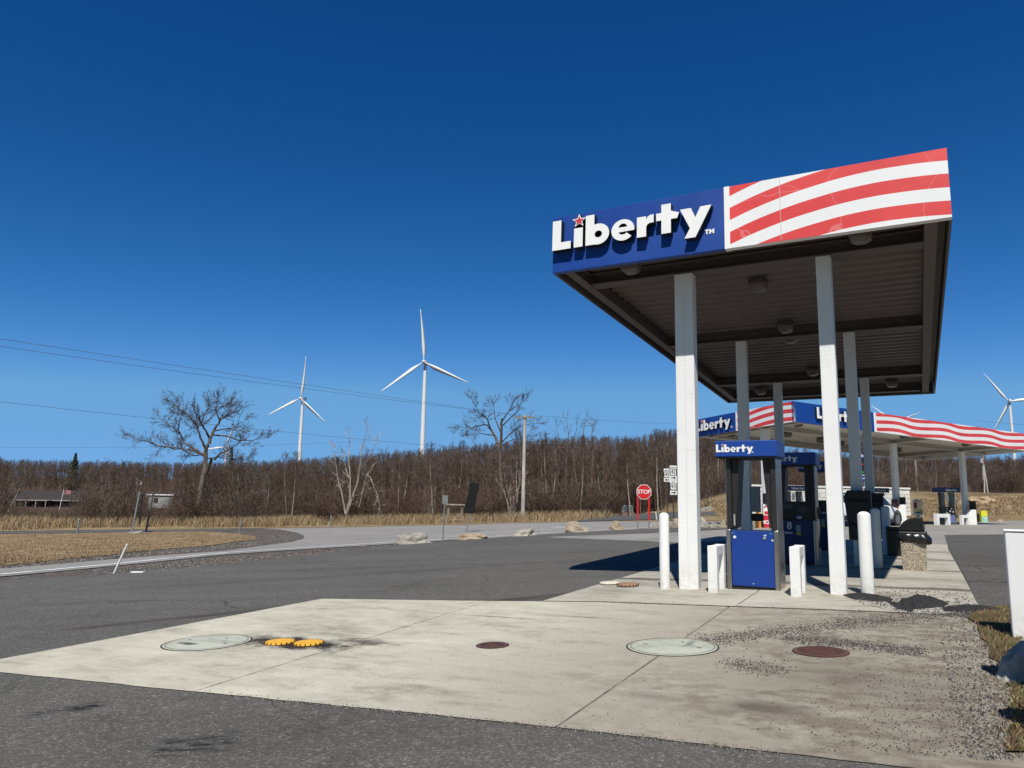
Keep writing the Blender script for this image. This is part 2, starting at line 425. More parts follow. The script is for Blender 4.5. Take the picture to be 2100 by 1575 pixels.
add_streaks(lot_m, [seg((90, 1302), (640, 1244), .16, .75, BR), seg((800, 1252), (1240, 1222), .22, .6, BR), seg((1000, 1238), (1240, 1214), .12, .8, BR),
    seg((40, 1478), (225, 1452), .13, 1.1, (.012, .012, .012)), seg((310, 1546), (500, 1526), .20, 1.0, (.012, .012, .012)),
    seg((-200, 1260), (900, 1190), .5, .3, (.10, .098, .095)), seg((200, 1215), (1200, 1150), .35, .35, (.05, .048, .046)), seg((500, 1165), (1300, 1120), .4, .3, (.11, .105, .1)),
    seg((1150, 1152), (1420, 1170), .5, .35, (.04, .037, .035))])
lot = pxpoly([(-900, 1290), (-400, 1232), (0, 1192), (120, 1186), (232, 1179), (400, 1166), (600, 1144), (800, 1121), (900, 1113), (1000, 1105), (1100, 1098), (1200, 1092), (1300, 1087), (1400, 1083), (1560, 1080), (1620, 1079)])+[(20., 41.0), (20., 12.), (6.2, 9.2), (5.3, 6.6), (4.6, 4.4), (4.0, 2.0), (5, -6), (-14, -8), (-24, 4)]
drape('asphalt_lot', lot, .030, lot_m)
rt_m = asphalt('asphalt_lane', .088, .25, (1.04, .985, .885))
add_streaks(rt_m, [seg((1800, 1158), (2100, 1168), .10, 1.1, (.02, .017, .016)), seg((1800, 1195), (2100, 1200), .12, 1.1, (.02, .017, .016)), seg((1900, 1172), (2100, 1176), .2, .5, (.12, .115, .11))])
lane = pxpoly([(2003, 1250), (1996, 1228), (1988, 1205), (1975, 1180), (1960, 1152), (1946, 1128), (1940, 1110), (1938, 1099)])+[(17.5, 28.6), (23.0, 30.7), (33, 34), (33, 14), (8.6, 7.6), (6.6, 8.4)]
# forecourt concrete, apron of the island, near slab
def concrete(name, base, tintc, local=False, joints=(), stains=(), dirty=None, streaks=()):
    m, nt, b = _new(name); co = texco(nt)
    sp = N(nt, 'ShaderNodeSeparateXYZ'); nt.links.new(co, sp.inputs[0]); X, Y = sp.outputs[0], sp.outputs[1]
    n1 = noise(nt, co, .55, 8, .65, .5); n2 = noise(nt, co, 5, 8, .72); n3 = noise(nt, co, 60, 4, .7); n4 = noise(nt, co, 1.0, 7, .7, .4, sc=(1.2, 3.6, 1))
    f = mathn(nt, 'ADD', mathn(nt, 'MULTIPLY', n1, .35), mathn(nt, 'ADD', mathn(nt, 'MULTIPLY', n2, .25), mathn(nt, 'MULTIPLY', n4, .4)))
    lo = [base*.50*t*q_ for t, q_ in zip(tintc, (1, .93, .82))]; mi_ = [base*.92*t for t in tintc]; hi = [base*1.16*t for t in tintc]
    c = ramp(nt, f, [(.36, lo), (.48, mi_), (.60, hi)])
    c = mixc(nt, .35, c, ramp(nt, n3, [(.3, (.6,)*3), (.55, (1,)*3), (.7, (1.3,)*3)]), 'MULTIPLY')
    vo = N(nt, 'ShaderNodeTexVoronoi'); vo.inputs['Scale'].default_value = 38; nt.links.new(co, vo.inputs['Vector'])
    s = N(nt, 'ShaderNodeSeparateColor'); nt.links.new(vo.outputs['Color'], s.inputs[0])
    pit = mathn(nt, 'MULTIPLY', mathn(nt, 'LESS_THAN', vo.outputs['Distance'], .17), mathn(nt, 'GREATER_THAN', s.outputs[0], .93))
    c = mixc(nt, mathn(nt, 'MULTIPLY', pit, .7), c, (.06, .05, .037))
    for (u0, k, v0, wd) in joints:
        d = mathn(nt, 'ABSOLUTE', mathn(nt, 'SUBTRACT', X, mathn(nt, 'MULTIPLY_ADD', mathn(nt, 'SUBTRACT', Y, v0), k, u0)))
        d = mathn(nt, 'ADD', d, mathn(nt, 'MULTIPLY', mathn(nt, 'SUBTRACT', n2, .5), .034))
        c = mixc(nt, mathn(nt, 'MULTIPLY', mathn(nt, 'LESS_THAN', d, wd), .85), c, (.05, .04, .034))
    for (u0, v0, su, sv, st, colr) in stains:
        dx = mathn(nt, 'DIVIDE', mathn(nt, 'SUBTRACT', X, u0), su); dy = mathn(nt, 'DIVIDE', mathn(nt, 'SUBTRACT', Y, v0), sv)
        q = mathn(nt, 'SQRT', mathn(nt, 'ADD', mathn(nt, 'MULTIPLY', dx, dx), mathn(nt, 'MULTIPLY', dy, dy)))
        q = mathn(nt, 'ADD', q, mathn(nt, 'MULTIPLY', mathn(nt, 'SUBTRACT', n2, .5), 2.2))
        k = mathn(nt, 'MULTIPLY', mathn(nt, 'SUBTRACT', 1.05, q, clamp=True), st*1.8, clamp=True)
        c = mixc(nt, mathn(nt, 'MULTIPLY', k, min(1, st)), c, colr)
    if dirty:
        u0, u1, colr = dirty
        g = mathn(nt, 'DIVIDE', mathn(nt, 'SUBTRACT', mathn(nt, 'ADD', X, mathn(nt, 'MULTIPLY', mathn(nt, 'SUBTRACT', n1, .5), 5)), u0), u1-u0, clamp=True)
        c = mixc(nt, mathn(nt, 'MULTIPLY', mathn(nt, 'MULTIPLY', g, .9), mathn(nt, 'MULTIPLY', mathn(nt, 'SUBTRACT', mathn(nt, 'ADD', mathn(nt, 'MULTIPLY', n2, .6), mathn(nt, 'MULTIPLY', n4, .5)), .36), 4., clamp=True)), c, colr)
    for (v0, wd, st) in streaks:
        d = mathn(nt, 'ABSOLUTE', mathn(nt, 'ADD', mathn(nt, 'SUBTRACT', Y, v0), mathn(nt, 'MULTIPLY', mathn(nt, 'SUBTRACT', n1, .5), wd*3)))
        c = mixc(nt, mathn(nt, 'MULTIPLY', mathn(nt, 'SUBTRACT', 1., mathn(nt, 'DIVIDE', d, wd), clamp=True), st), c, (.035, .03, .028))
    nt.links.new(c, b.inputs['Base Color']); b.inputs['Roughness'].default_value = .85; b.inputs['Specular IOR Level'].default_value = .25
    bump(nt, b, mathn(nt, 'MULTIPLY_ADD', n3, .5, n2), .25, .01)
    return m
OIL = (.035, .026, .02)
slab_m = concrete('slab_concrete', .50, (1.03, .975, .78), joints=[(-.12, -.06, -6.06, .007), (2.80, -.012, -6, .008)],
    stains=[(-.80, -4.32, .85, .30, 1., OIL), (-.80, -4.35, .45, .2, 1., OIL), (-.15, -4.0, .5, .16, .7, OIL), (-1.6, -4.6, .9, .5, .25, (.15, .12, .09)), (1.4, -1.9, .7, .07, .5, OIL), (.4, -2.2, .8, .05, .6, OIL), (4.3, -3.9, .8, .9, .5, (.12, .10, .085)), (3.9, -4.9, .35, .18, .8, (.05, .04, .033)), (3.1, -4.9, .3, .12, .5, (.09, .08, .07)), (4.9, -4.6, .5, 1.3, .45, (.11, .095, .08)), (-2.3, -3.3, .5, .2, .25, (.2, .16, .11))],
    dirty=(.8, 4.2, (.145, .115, .088)))
apron_m = concrete('apron_concrete', .43, (1.02, .96, .80), joints=[(2.80, .0, 0, .008)],
    stains=[(.7, 1.3, 1.5, .5, .5, (.13, .11, .09)), (2.8, 2.5, 2.0, .7, .4, (.12, .10, .09)), (2.8, 6.5, 2.6, 1.2, .45, (.11, .1, .09))],
    streaks=[(1.95, .22, .9), (4.9, .2, .7), (3.2, .5, .25), (7.5, .4, .6), (10.2, .5, .5)])
fc_m = concrete('forecourt_concrete', .29, (1.02, .98, .88), stains=[])
slab = [tuple(W(u, v)[:2]) for u, v in ((-2.92, -6.36), (-.12, -6.07), (1.8, -5.87), (2.82, -5.79), (4.1, -5.73), (5.85, -5.66), (5.70, -3.6), (5.42, -1.6), (5.2, -.55), (4.41, -.53), (1.06, -.71), (-2.92, -1.59))]
apron = [tuple(W(u, v)[:2]) for u, v in ((.30, -.84), (1.06, -.675), (4.41, -.495), (5.05, -.42), (5.40, .38), (5.42, 4.3), (5.44, 11.6), (5.5, 14.0), (.47, 14.0), (.42, 3.85), (.34, 1.0))]
fore = [tuple(W(u, v)[:2]) for u, v in ((.47, 14.03), (5.5, 14.03), (5.67, 22.3))]+[(17.5, 28.6), (23.0, 30.7), (36, 35), (44, 40), (46, 52)]+pxpoly([(2160, 1066), (2060, 1069), (1980, 1072), (1900, 1075), (1700, 1079), (1560, 1084), (1400, 1093), (1300, 1097), (1200, 1100), (1118, 1103.5), (1200, 1107), (1300, 1111), (1400, 1116)])
drape('forecourt', fore, .034, fc_m)
drape('asphalt_lane', lane, .038, rt_m, wob=.02)
drape('island_apron', apron, .040, apron_m, local=True)
drape('concrete_slab', slab, .036, slab_m, local=True, wob=.008)
# orange edge line of the lane
yl = plain('road_paint_yellow', (.62, .36, .07), .7, var=.2, scale=3, grime=((.1, .09, .08), .8))
wl = plain('road_paint_white', (.80, .80, .78), .7, var=.12, scale=3, grime=((.25, .24, .23), .9))
def stripe(name, a, b, wd, dz, m):
    a = Vector(a[:2]); b = Vector(b[:2]); d = (b-a).normalized(); n_ = Vector((-d.y, d.x))*wd/2
    return drape(name, [tuple(a-n_), tuple(b-n_), tuple(b+n_), tuple(a+n_)], dz, m)
stripe('lane_edge_line', (21.5, 30.05), (40, 37.0), .14, .043, yl)
# public road
rd_m = asphalt('road_old', .25, .2, (1.02, .975, .91), speck=.6)
nt = rd_m.node_tree
road = pxpoly([(-700, 1262), (-300, 1217), (0, 1184), (120, 1173), (233, 1162), (350, 1150), (467, 1138), (580, 1130), (700, 1123), (850, 1113), (1010, 1104), (1130, 1096), (1250, 1089), (1383, 1083), (1480, 1079), (1480, 1070), (1383, 1069.5), (1270, 1070), (1167, 1071), (1080, 1073), (1000, 1075), (900, 1078), (800, 1080), (700, 1082), (600, 1083.5), (540, 1084.5), (575, 1087), (608, 1093), (624, 1100), (622, 1106), (600, 1112), (540, 1120), (467, 1130), (350, 1139), (233, 1148), (120, 1158), (0, 1168), (-300, 1194), (-700, 1236)])
drape('road', road, .018, rd_m)
far = pxpoly([(-500, 1100), (0, 1094.5), (200, 1092), (400, 1089), (540, 1086), (600, 1083.5), (500, 1084), (380, 1086), (200, 1088.5), (0, 1091), (-500, 1095)])
drape('side_road', far, .012, asphalt('asphalt_side_road', .10, .2))
side = pxpoly([(1180, 1070.5), (1270, 1068), (1385, 1063), (1470, 1059), (1470, 1052), (1385, 1050), (1330, 1053), (1260, 1058), (1210, 1063)])
drape('access_road', side, .034, asphalt('asphalt_access', .085, .2))
# white lines
def line_px(name, pts, wd, dz, m):
    p = [G(*q) for q in pts]; L = []; Rr = []
    for i in range(len(p)):
        d = (p[min(i+1, len(p)-1)]-p[max(i-1, 0)]); d.z = 0; d.normalize(); n_ = Vector((-d.y, d.x, 0))*wd/2
        L.append(tuple((p[i]+n_)[:2])); Rr.append(tuple((p[i]-n_)[:2]))
    return drape(name, L+Rr[::-1], dz, m)
line_px('road_edge_line', [(0, 1180), (233, 1158.5), (467, 1134.5), (700, 1119.5), (850, 1110), (1010, 1101), (1130, 1093.5), (1250, 1087), (1383, 1081)], .16, .026, wl)
line_px('stop_line', [(1133, 1081.5), (1213, 1084.3)], .22, .026, wl)
# grass
def grassmat(name, stops, scale=14):
    m, nt, b = _new(name); co = texco(nt)
    n1 = noise(nt, co, scale, 8, .75); n2 = noise(nt, co, 1.1, 6, .6)
    f = mathn(nt, 'ADD', mathn(nt, 'MULTIPLY', n1, .5), mathn(nt, 'MULTIPLY', n2, .5))
    nt.links.new(ramp(nt, f, [(.36, stops[0]), (.5, stops[1]), (.62, stops[2])]), b.inputs['Base Color'])
    b.inputs['Roughness'].default_value = .95; b.inputs['Specular IOR Level'].default_value = .1
    bump(nt, b, n1, 1, .03); return m
gr_m = grassmat('winter_grass', [(.13, .09, .05), (.26, .185, .105), (.37, .28, .17)])
vg_m = grassmat('verge_grass', [(.14, .10, .055), (.27, .20, .11), (.40, .31, .18)])
ISL = [(-500, 1102), (0, 1096), (200, 1093), (300, 1091), (420, 1090), (490, 1095), (524, 1102), (518, 1108), (470, 1114), (400, 1122), (300, 1130), (190, 1142), (90, 1153), (0, 1161), (-500, 1210)]
drape('grass_island', pxpoly(ISL), .016, gr_m, wob=.25)
VER = [(-300, 1088), (0, 1089.5), (200, 1087), (380, 1084.5), (600, 1082), (700, 1080.5), (900, 1076), (1000, 1073.5), (1167, 1069.5), (1180, 1066), (1000, 1062), (700, 1064), (400, 1064), (200, 1066), (0, 1060), (-300, 1060)]
drape('grass_verge', pxpoly(VER), .010, vg_m)
drape('roadside_bank', pxpoly([(1250, 1056), (1300, 1052), (1385, 1049), (1480, 1051), (1480, 1070), (1700, 1074), (1900, 1069), (2100, 1062), (2300, 1056), (2300, 1012), (2100, 1016), (1900, 1022), (1700, 1028), (1480, 1034), (1380, 1042), (1300, 1048)]), .014, gr_m)
drape('grass_patch', pxpoly([(2005, 1254), (2055, 1250), (2200, 1244), (2260, 1300), (2200, 1420), (2110, 1560), (2062, 1560), (2080, 1480), (2068, 1400), (2030, 1340), (2005, 1300), (1985, 1275)]), .05, grassmat('weedy_grass', [(.075, .055, .03), (.15, .11, .055), (.22, .18, .09)], 30), wob=.05)
# ------------------------------------------------------------ loose stones and blades (things nobody could count)
def scatter_px(poly, n, rnd, dens=None):
    xs = [p[0] for p in poly]; ys = [p[1] for p in poly]; out = []
    while len(out) < n:
        x = rnd.uniform(min(xs), max(xs)); y = rnd.uniform(min(ys), max(ys))
        if inside(x, y, poly) and (dens is None or rnd.random() < dens(x, y)): out.append(G(x, y))
    return out
def stones(name, groups, m, rnd=random.Random(3)):
    mb = MB()
    for pts, r0, r1, dz in groups:
        for p in pts:
            r = rnd.uniform(r0, r1)*rnd.choice((.6, 1, 1)); a = rnd.uniform(0, 6.28); 
            vs = []
            for k in range(4):
                t = a+k*PI/2+rnd.uniform(-.4, .4); vs.append((p.x+r*math.cos(t)*rnd.uniform(.7, 1.3), p.y+r*math.sin(t)*rnd.uniform(.7, 1.3), p.z+dz-.002))
            for k in range(4):
                t = a+.4+k*PI/2; q = r*rnd.uniform(.3, .8); vs.append((p.x+q*math.cos(t), p.y+q*math.sin(t), p.z+dz+r*rnd.uniform(.5, 1.0)))
            mb.add(vs, [(4, 5, 6, 7)]+[(k, (k+1) % 4, 4+(k+1) % 4, 4+k) for k in range(4)], rnd.randrange(len(m)))
    return mb.build(name, m)
rnd = random.Random(11)
def band(pts, wd):
    def f(x, y):
        d = 1e9
        for (a, b), (c, e) in zip(pts, pts[1:]):
            L2 = (c-a)**2+(e-b)**2; t = max(0, min(1, ((x-a)*(c-a)+(y-b)*(e-b))/L2)); d = min(d, math.hypot(x-a-t*(c-a), (y-b-t*(e-b))*2))
        return math.exp(-(d/wd)**2)
    return f
crumb = [plain('crumb_dark', (.045, .04, .038), .9, var=.3), plain('crumb_mid', (.09, .08, .07), .9, var=.3), plain('crumb_light', (.24, .22, .2), .9, var=.3)]
SR = [(1380, 1240), (1990, 1252), (2060, 1575), (1250, 1575), (1300, 1340)]
g1 = scatter_px(SR, 5600, rnd, band([(1450, 1322), (1560, 1308), (1690, 1292), (1800, 1278), (1920, 1268), (1990, 1262)], 20))
g2 = scatter_px(SR, 3000, rnd, band([(1620, 1318), (1740, 1330), (1880, 1345)], 15))
g3 = scatter_px(SR, 800, rnd, band([(1505, 1372), (1590, 1382)], 22))
g4 = scatter_px([(1500, 1300), (2000, 1290), (2080, 1575), (1500, 1545)], 4200, rnd, lambda x, y: ((x-1500)/520)**2)
g5 = scatter_px([(420, 1300), (1500, 1300), (1500, 1530), (500, 1430)], 700, rnd)
g6 = scatter_px([(1790, 1205), (2000, 1225), (1995, 1245), (1800, 1235)], 500, rnd)
g6 += scatter_px([(1725, 1222), (1840, 1232), (2000, 1245), (2060, 1256), (2000, 1268), (1860, 1268), (1760, 1244)], 1300, rnd)
g7 = scatter_px([(420, 1424), (850, 1470), (1150, 1500), (1600, 1553), (1600, 1562), (1150, 1508), (850, 1479), (420, 1432)], 900, rnd)
g8 = scatter_px([(1230, 1238), (1800, 1259), (1800, 1263), (1230, 1242)], 260, rnd)
tag(stones('asphalt_crumbs', [(g1, .003, .009, .037), (g2, .003, .009, .037), (g3, .003, .009, .037), (g4, .002, .007, .037), (g5, .002, .005, .037), (g6, .004, .012, .041), (g7, .003, .008, .034), (g8, .003, .008, .039)], crumb),
    'dark crumbs of asphalt strewn over the concrete slab', 'crumbs', kind='stuff')
gv = [plain('gravel_grey', (.17, .145, .118), .9, var=.3), plain('gravel_white', (.27, .25, .22), .9, var=.2), plain('gravel_dark', (.06, .055, .052), .9, var=.3)]
v1 = scatter_px([(1960, 1262), (2010, 1290), (2070, 1370), (2090, 1480), (2140, 1575), (1990, 1575), (1950, 1440), (1930, 1330), (1925, 1275)], 3800, rnd)
v2 = scatter_px([(0, 1158), (190, 1143), (400, 1123), (520, 1110), (600, 1100), (620, 1103), (540, 1117), (400, 1131), (233, 1146), (0, 1166)], 2600, rnd)
v3 = scatter_px([(232, 1178), (400, 1165), (600, 1143), (800, 1120), (800, 1116), (600, 1131), (400, 1147), (260, 1163)], 1800, rnd)
v4 = scatter_px([(540, 1087), (600, 1092), (620, 1100), (590, 1106), (520, 1100), (480, 1092)], 500, rnd)
tag(stones('gravel', [(v1, .003, .012, .037), (v2, .010, .028, .0), (v3, .008, .024, 0), (v4, .012, .03, 0)], gv), 'grey and white gravel lying along the pavement edges', 'gravel', kind='stuff')
def blades(name, pts, h0, h1, wd, mats, lean=.5, rnd=random.Random(5), per=1, spread=.1, dz=0.):
    mb = MB(); V = []; Fc = []; mi = []
    for p in pts:
        for _ in range(per):
            x = p.x+rnd.gauss(0, spread); y = p.y+rnd.gauss(0, spread); z = gz(x, y)+dz; h = rnd.uniform(h0, h1); a = rnd.uniform(0, PI)
            dx, dy = math.cos(a)*wd/2, math.sin(a)*wd/2; lx, ly = rnd.gauss(.25*lean, lean)*h, rnd.gauss(0, lean)*h
            k = len(V); V += [(x-dx, y-dy, z-.01), (x+dx, y+dy, z-.01), (x+lx*.4+dx*.7, y+ly*.4+dy*.7, z+h*.6), (x+lx*.4-dx*.7, y+ly*.4-dy*.7, z+h*.6), (x+lx, y+ly, z+h*(1-.3*abs(lean)))]
            Fc += [(k, k+1, k+2, k+3), (k+3, k+2, k+4)]; q = rnd.randrange(len(mats)); mi += [q, q]
    mb.v = V; mb.f = Fc; mb.m = mi; mb.sm = [False]*len(Fc)
    me = bpy.data.meshes.new(name); me.from_pydata(V, [], Fc)
    for m in mats: me.materials.append(m)
    me.polygons.foreach_set('material_index', mi)
    o = bpy.data.objects.new(name, me); COL.objects.link(o); return o
bl = [plain('straw_pale', (.37, .285, .165), .8, var=.2), plain('straw_tan', (.31, .22, .12), .8, var=.2), plain('straw_brown', (.17, .11, .06), .8, var=.2)]
tall = scatter_px([(640, 1076), (700, 1077), (560, 1081), (400, 1082.5), (385, 1074), (500, 1068), (640, 1066)], 1500, rnd)+scatter_px([(700, 1079), (900, 1075), (1000, 1072.5), (1165, 1069), (1240, 1064), (1250, 1058), (1000, 1064), (700, 1066)], 1300, rnd)+scatter_px([(-100, 1086), (0, 1088), (110, 1086), (115, 1068), (60, 1058), (-100, 1054)], 900, rnd)+scatter_px([(120, 1084), (380, 1080), (380, 1072), (120, 1078)], 400, rnd)+scatter_px([(1260, 1053), (1470, 1045), (1470, 1036), (1300, 1044)], 300, rnd)
tag(blades('tall_dry_grass', tall, .25, .85, .035, bl[:2]+bl[:1]+bl[2:], .35, per=7, spread=.3), 'tall blond dry grass along the far side of the road', 'grass', kind='stuff')
isl = scatter_px(ISL, 6500, rnd)
tag(blades('mown_dry_grass', isl, .03, .09, .022, bl[1:]+bl[:1]+bl[1:], .9, per=5, spread=.16), 'short brown winter turf on the island inside the road loop', 'grass', kind='stuff')
bk = scatter_px([(1260, 1055), (1385, 1048), (1480, 1050), (1480, 1062), (1700, 1066), (1900, 1066), (2150, 1058), (2150, 1018), (1900, 1026), (1480, 1038), (1300, 1048)], 3200, rnd)
tag(blades('bank_dry_grass', bk, .05, .30, .05, bl, .8, per=4, spread=.35), 'rough dry grass covering the bank behind the far canopy', 'grass', kind='stuff')
wd_ = scatter_px([(2005, 1254), (2055, 1250), (2150, 1246), (2150, 1440), (2110, 1560), (2072, 1560), (2080, 1480), (2068, 1400), (2030, 1340), (2005, 1300), (1985, 1275)], 420, rnd)
tag(blades('weeds', wd_, .015, .05, .008, bl[1:]+[plain('weed_green', (.10, .15, .03), .7, var=.3), plain('weed_red', (.12, .05, .03), .7)], .9, per=6, spread=.05, dz=.05), 'low weeds and dry grass beside the slab edge', 'weeds', kind='stuff')
# ------------------------------------------------------------ bare trees
def rdir(d, ang, rnd):
    """direction at angle ang from d, random roll"""
    d = d.normalized(); o = d.orthogonal().normalized(); o.rotate(Quaternion(d, rnd.uniform(0, 2*PI)))
    return (d*math.cos(ang)+o*math.sin(ang)).normalized()
def grow(segs, p, d, L, r, lvl, maxl, rnd, up=.12, wig=.22, nk=(3, 5), fall=.62, rmin=.008, a0=.45, a1=1.0):
    n = max(3, min(7, int(L/.25)+2)); pts = [Vector(p)]; dd = Vector(d).normalized()
    for i in range(n):
        dd = (dd+Vector((rnd.gauss(0, wig), rnd.gauss(0, wig), rnd.gauss(0, wig)+up))).normalized()
        q = pts[-1]+dd*(L/n); ra = max(rmin, r*(1-.75*i/n)); rb = max(rmin*.8, r*(1-.75*(i+1)/n))
        segs.append((pts[-1], q, ra, rb, lvl)); pts.append(q)
        if lvl < maxl and i >= (1 if lvl == 0 else 0):
            k = rnd.randint(*nk)/n*1.6; k = int(k)+(rnd.random() < k % 1)
            for _ in range(k):
                grow(segs, q, rdir(dd, rnd.uniform(a0, a1), rnd), L*fall*rnd.uniform(.6, 1.15)*(1-.35*i/n), rb*.62, lvl+1, maxl, rnd, up, wig*1.1, nk, fall, rmin, a0, a1)
    return pts
def seg_mesh(segs, lv_tube=1, rnd=random, wide=1.0):
    V = []; Fc = []
    for a, b, ra, rb, l in segs:
        k = len(V); d = (b-a)
        if d.length < 1e-5: continue
        o1 = d.orthogonal().normalized()
        if l <= lv_tube or ra > .05:
            n = 7 if ra > .12 else (5 if ra > .04 else 3); o2 = d.cross(o1).normalized()
            for c, rr in ((a, ra), (b, rb)):
                for i in range(n):
                    t = 2*PI*i/n; V.append(c+o1*(rr*math.cos(t))+o2*(rr*math.sin(t)))
            Fc += [(k+i, k+(i+1) % n, k+n+(i+1) % n, k+n+i) for i in range(n)]
        else:
            o1.rotate(Quaternion(d.normalized(), rnd.uniform(0, PI))); w_ = o1*wide
            V += [a-w_*ra, a+w_*ra, b+w_*rb, b-w_*rb]; Fc.append((k, k+1, k+2, k+3))
    return V, Fc
def mesh_of(name, V, Fc, mats, mi=None, smooth=False):
    me = bpy.data.meshes.new(name); me.from_pydata([tuple(v) for v in V], [], Fc)
    for m in (mats if isinstance(mats, list) else [mats]): me.materials.append(m)
    if mi is not None: me.polygons.foreach_set('material_index', mi)
    if smooth: me.polygons.foreach_set('use_smooth', [True]*len(Fc))
    return me
def bark(name, lo, hi, sc=5):
    m, nt, b = _new(name); co = texco(nt)
    n1 = noise(nt, co, sc, 6, .7, .3, sc=(1, 1, .3)); n2 = noise(nt, co, .15, 3)
    c = ramp(nt, n1, [(.35, lo), (.65, hi)])
    c = mixc(nt, .5, c, ramp(nt, n2, [(.35, (.7, .66, .66)), (.65, (1.25, 1.15, 1.1))]), 'MULTIPLY')
    nt.links.new(c, b.inputs['Base Color']); b.inputs['Roughness'].default_value = .9; b.inputs['Specular IOR Level'].default_value = .15
    bump(nt, b, n1, .6, .02); return m
bk_grey = bark('bark_grey_brown', (.085, .065, .052), (.19, .15, .12))
bk_pale = bark('bark_pale', (.20, .175, .145), (.42, .38, .33))
bk_dark = bark('bark_dark', (.035, .026, .022), (.10, .076, .06))
tw_brown = bark('twig_brown', (.074, .052, .039), (.142, .101, .077))
tw_red = bark('twig_reddish', (.082, .057, .045), (.145, .102, .082))
tw_grey = bark('twig_grey', (.095, .075, .065), (.20, .16, .138))
def limb(segs, pts, r0, r1, rnd, kids_=True, lvl=1, maxl=4, Lk=2.0, start=.25, dens=1.0, up=.06, rmin=.010, sag=0):
    n = len(pts)
    for i in range(n-1):
        a, b = pts[i], pts[i+1]; steps = 2
        for s in range(steps):
            p = a.lerp(b, s/steps)+(Vector((rnd.gauss(0, .04), rnd.gauss(0, .04), rnd.gauss(0, .04))) if s else Vector((0, 0, 0))); q = a.lerp(b, (s+1)/steps)
            t0 = (i+s/steps)/(n-1); t1 = (i+(s+1)/steps)/(n-1)
            segs.append((p, q, r0+(r1-r0)*t0, r0+(r1-r0)*t1, 0 if r0 > .1 else 1))
            if kids_ and t1 > start:
                for _ in range(int(dens*1.5+rnd.random())):
                    d = (q-p).normalized()
                    grow(segs, q, rdir(d, rnd.uniform(.4, 1.1), rnd), Lk*rnd.uniform(.35, 1)*(1.05-.4*t1), (r0+(r1-r0)*t1)*.55, lvl+1, maxl, rnd, up, .15, (2, 4), .74, rmin, .3, .8)
    if kids_:
        d = pts[-1]-pts[-2]; grow(segs, pts[-1], d, Lk*.6, r1, lvl+1, maxl, rnd, up, .15, (3, 4), .74, rmin, .3, .8)
def hero(name, label, cat, depth, base_px, ox, oy, sc, limbs, mat_t, mat_c, seed, group=None, rs=.78, **kw):
    rnd = random.Random(seed); bx = G(*base_px) if not depth else None
    d0 = bx.y if bx else depth; base = D(base_px[0], base_px[1], d0); base.z = gz(base.x, base.y)-.1
    ppm = d0/F; root = thing(name, label, cat, base, group=group)
    ts = []; cs = []
    for lm in limbs:
        pl, r0, r1 = lm[0], lm[1], lm[2]; dy0 = lm[3] if len(lm) > 3 else 0; opt = lm[4] if len(lm) > 4 else {}
        pts = []
        for i, (x, y) in enumerate(pl):
            q = D(ox+x/sc, oy+y/sc, d0+0)-base; t = i/(len(pl)-1)
            q.y += dy0*t; pts.append(q)
        if r0 > .13: limb(ts, pts, r0*(rs+.1), r1*(rs+.1), rnd, False)
        else:
            o = dict(kw); o.update(opt); limb(cs, pts, r0*rs, r1*rs, rnd, **o)
    if ts:
        V, Fc = seg_mesh(ts, 9, rnd); o = bpy.data.objects.new('trunk', mesh_of('trunk', V, Fc, mat_t, smooth=True)); COL.objects.link(o); o.parent = root
    V, Fc = seg_mesh(cs, 1, rnd); o = bpy.data.objects.new('crown', mesh_of('crown', V, Fc, mat_c)); COL.objects.link(o); o.parent = root
    return root
hero('bare_tree', 'wide bare oak with a leaning trunk and a long low limb reaching left', 'tree', 58, (402, 1062), 260, 780, 4.92, [
 ([(700, 1400), (735, 1200), (770, 1010), (790, 880), (797, 780), (800, 690)], .25, .17),
 ([(800, 950), (850, 860), (885, 800)], .135, .131, -.6),
 ([(885, 800), (960, 745), (1080, 700), (1180, 650)], .12, .04, -1.2),
 ([(797, 775), (690, 710), (560, 690), (440, 675), (330, 660), (240, 620), (130, 600)], .125, .03, -.8),
 ([(785, 760), (650, 680), (560, 630), (510, 540), (440, 480), (340, 420), (255, 370)], .13, .03, 1.2),
 ([(515, 545), (500, 450), (500, 380), (470, 320)], .06, .02, 1),
 ([(800, 700), (840, 590), (880, 500)], .16, .12, 0),
 ([(880, 500), (930, 390), (1010, 330), (1090, 285)], .12, .03, 1),
 ([(840, 590), (800, 480), (785, 400), (770, 345)], .115, .04, -1.5),
 ([(795, 690), (750, 580), (735, 470), (650, 360), (570, 300), (500, 235)], .12, .025, -.8),
 ([(745, 460), (740, 330), (755, 230)], .07, .02, 1.6),
 ([(870, 550), (1000, 560), (1100, 600), (1230, 600), (1350, 560)], .09, .02, 1.0),
 ([(880, 510), (1000, 500), (1130, 490), (1260, 440)], .08, .02, -1.8),
 ([(930, 390), (920, 290), (980, 210)], .07, .02, -1.0),
 ([(930, 400), (1010, 370), (1100, 330)], .06, .02, -2),
 ([(810, 790), (900, 770), (1000, 790), (1130, 790)], .07, .02, 1.4),
 ([(770, 750), (630, 755), (545, 720), (480, 785)], .06, .02, 2.0),
 ([(790, 440), (850, 330), (890, 250), (930, 190)], .06, .02, 2.0),
 ([(700, 400), (620, 400), (560, 420)], .05, .02, 2),
 ([(560, 640), (450, 620), (370, 600)], .05, .02, 2.5),
], bark('bark_oak', (.09, .078, .066), (.24, .21, .18)), bark('bark_limb', (.06, .05, .042), (.15, .12, .10)), 5, maxl=4, Lk=1.5, dens=1.35, rmin=.011)
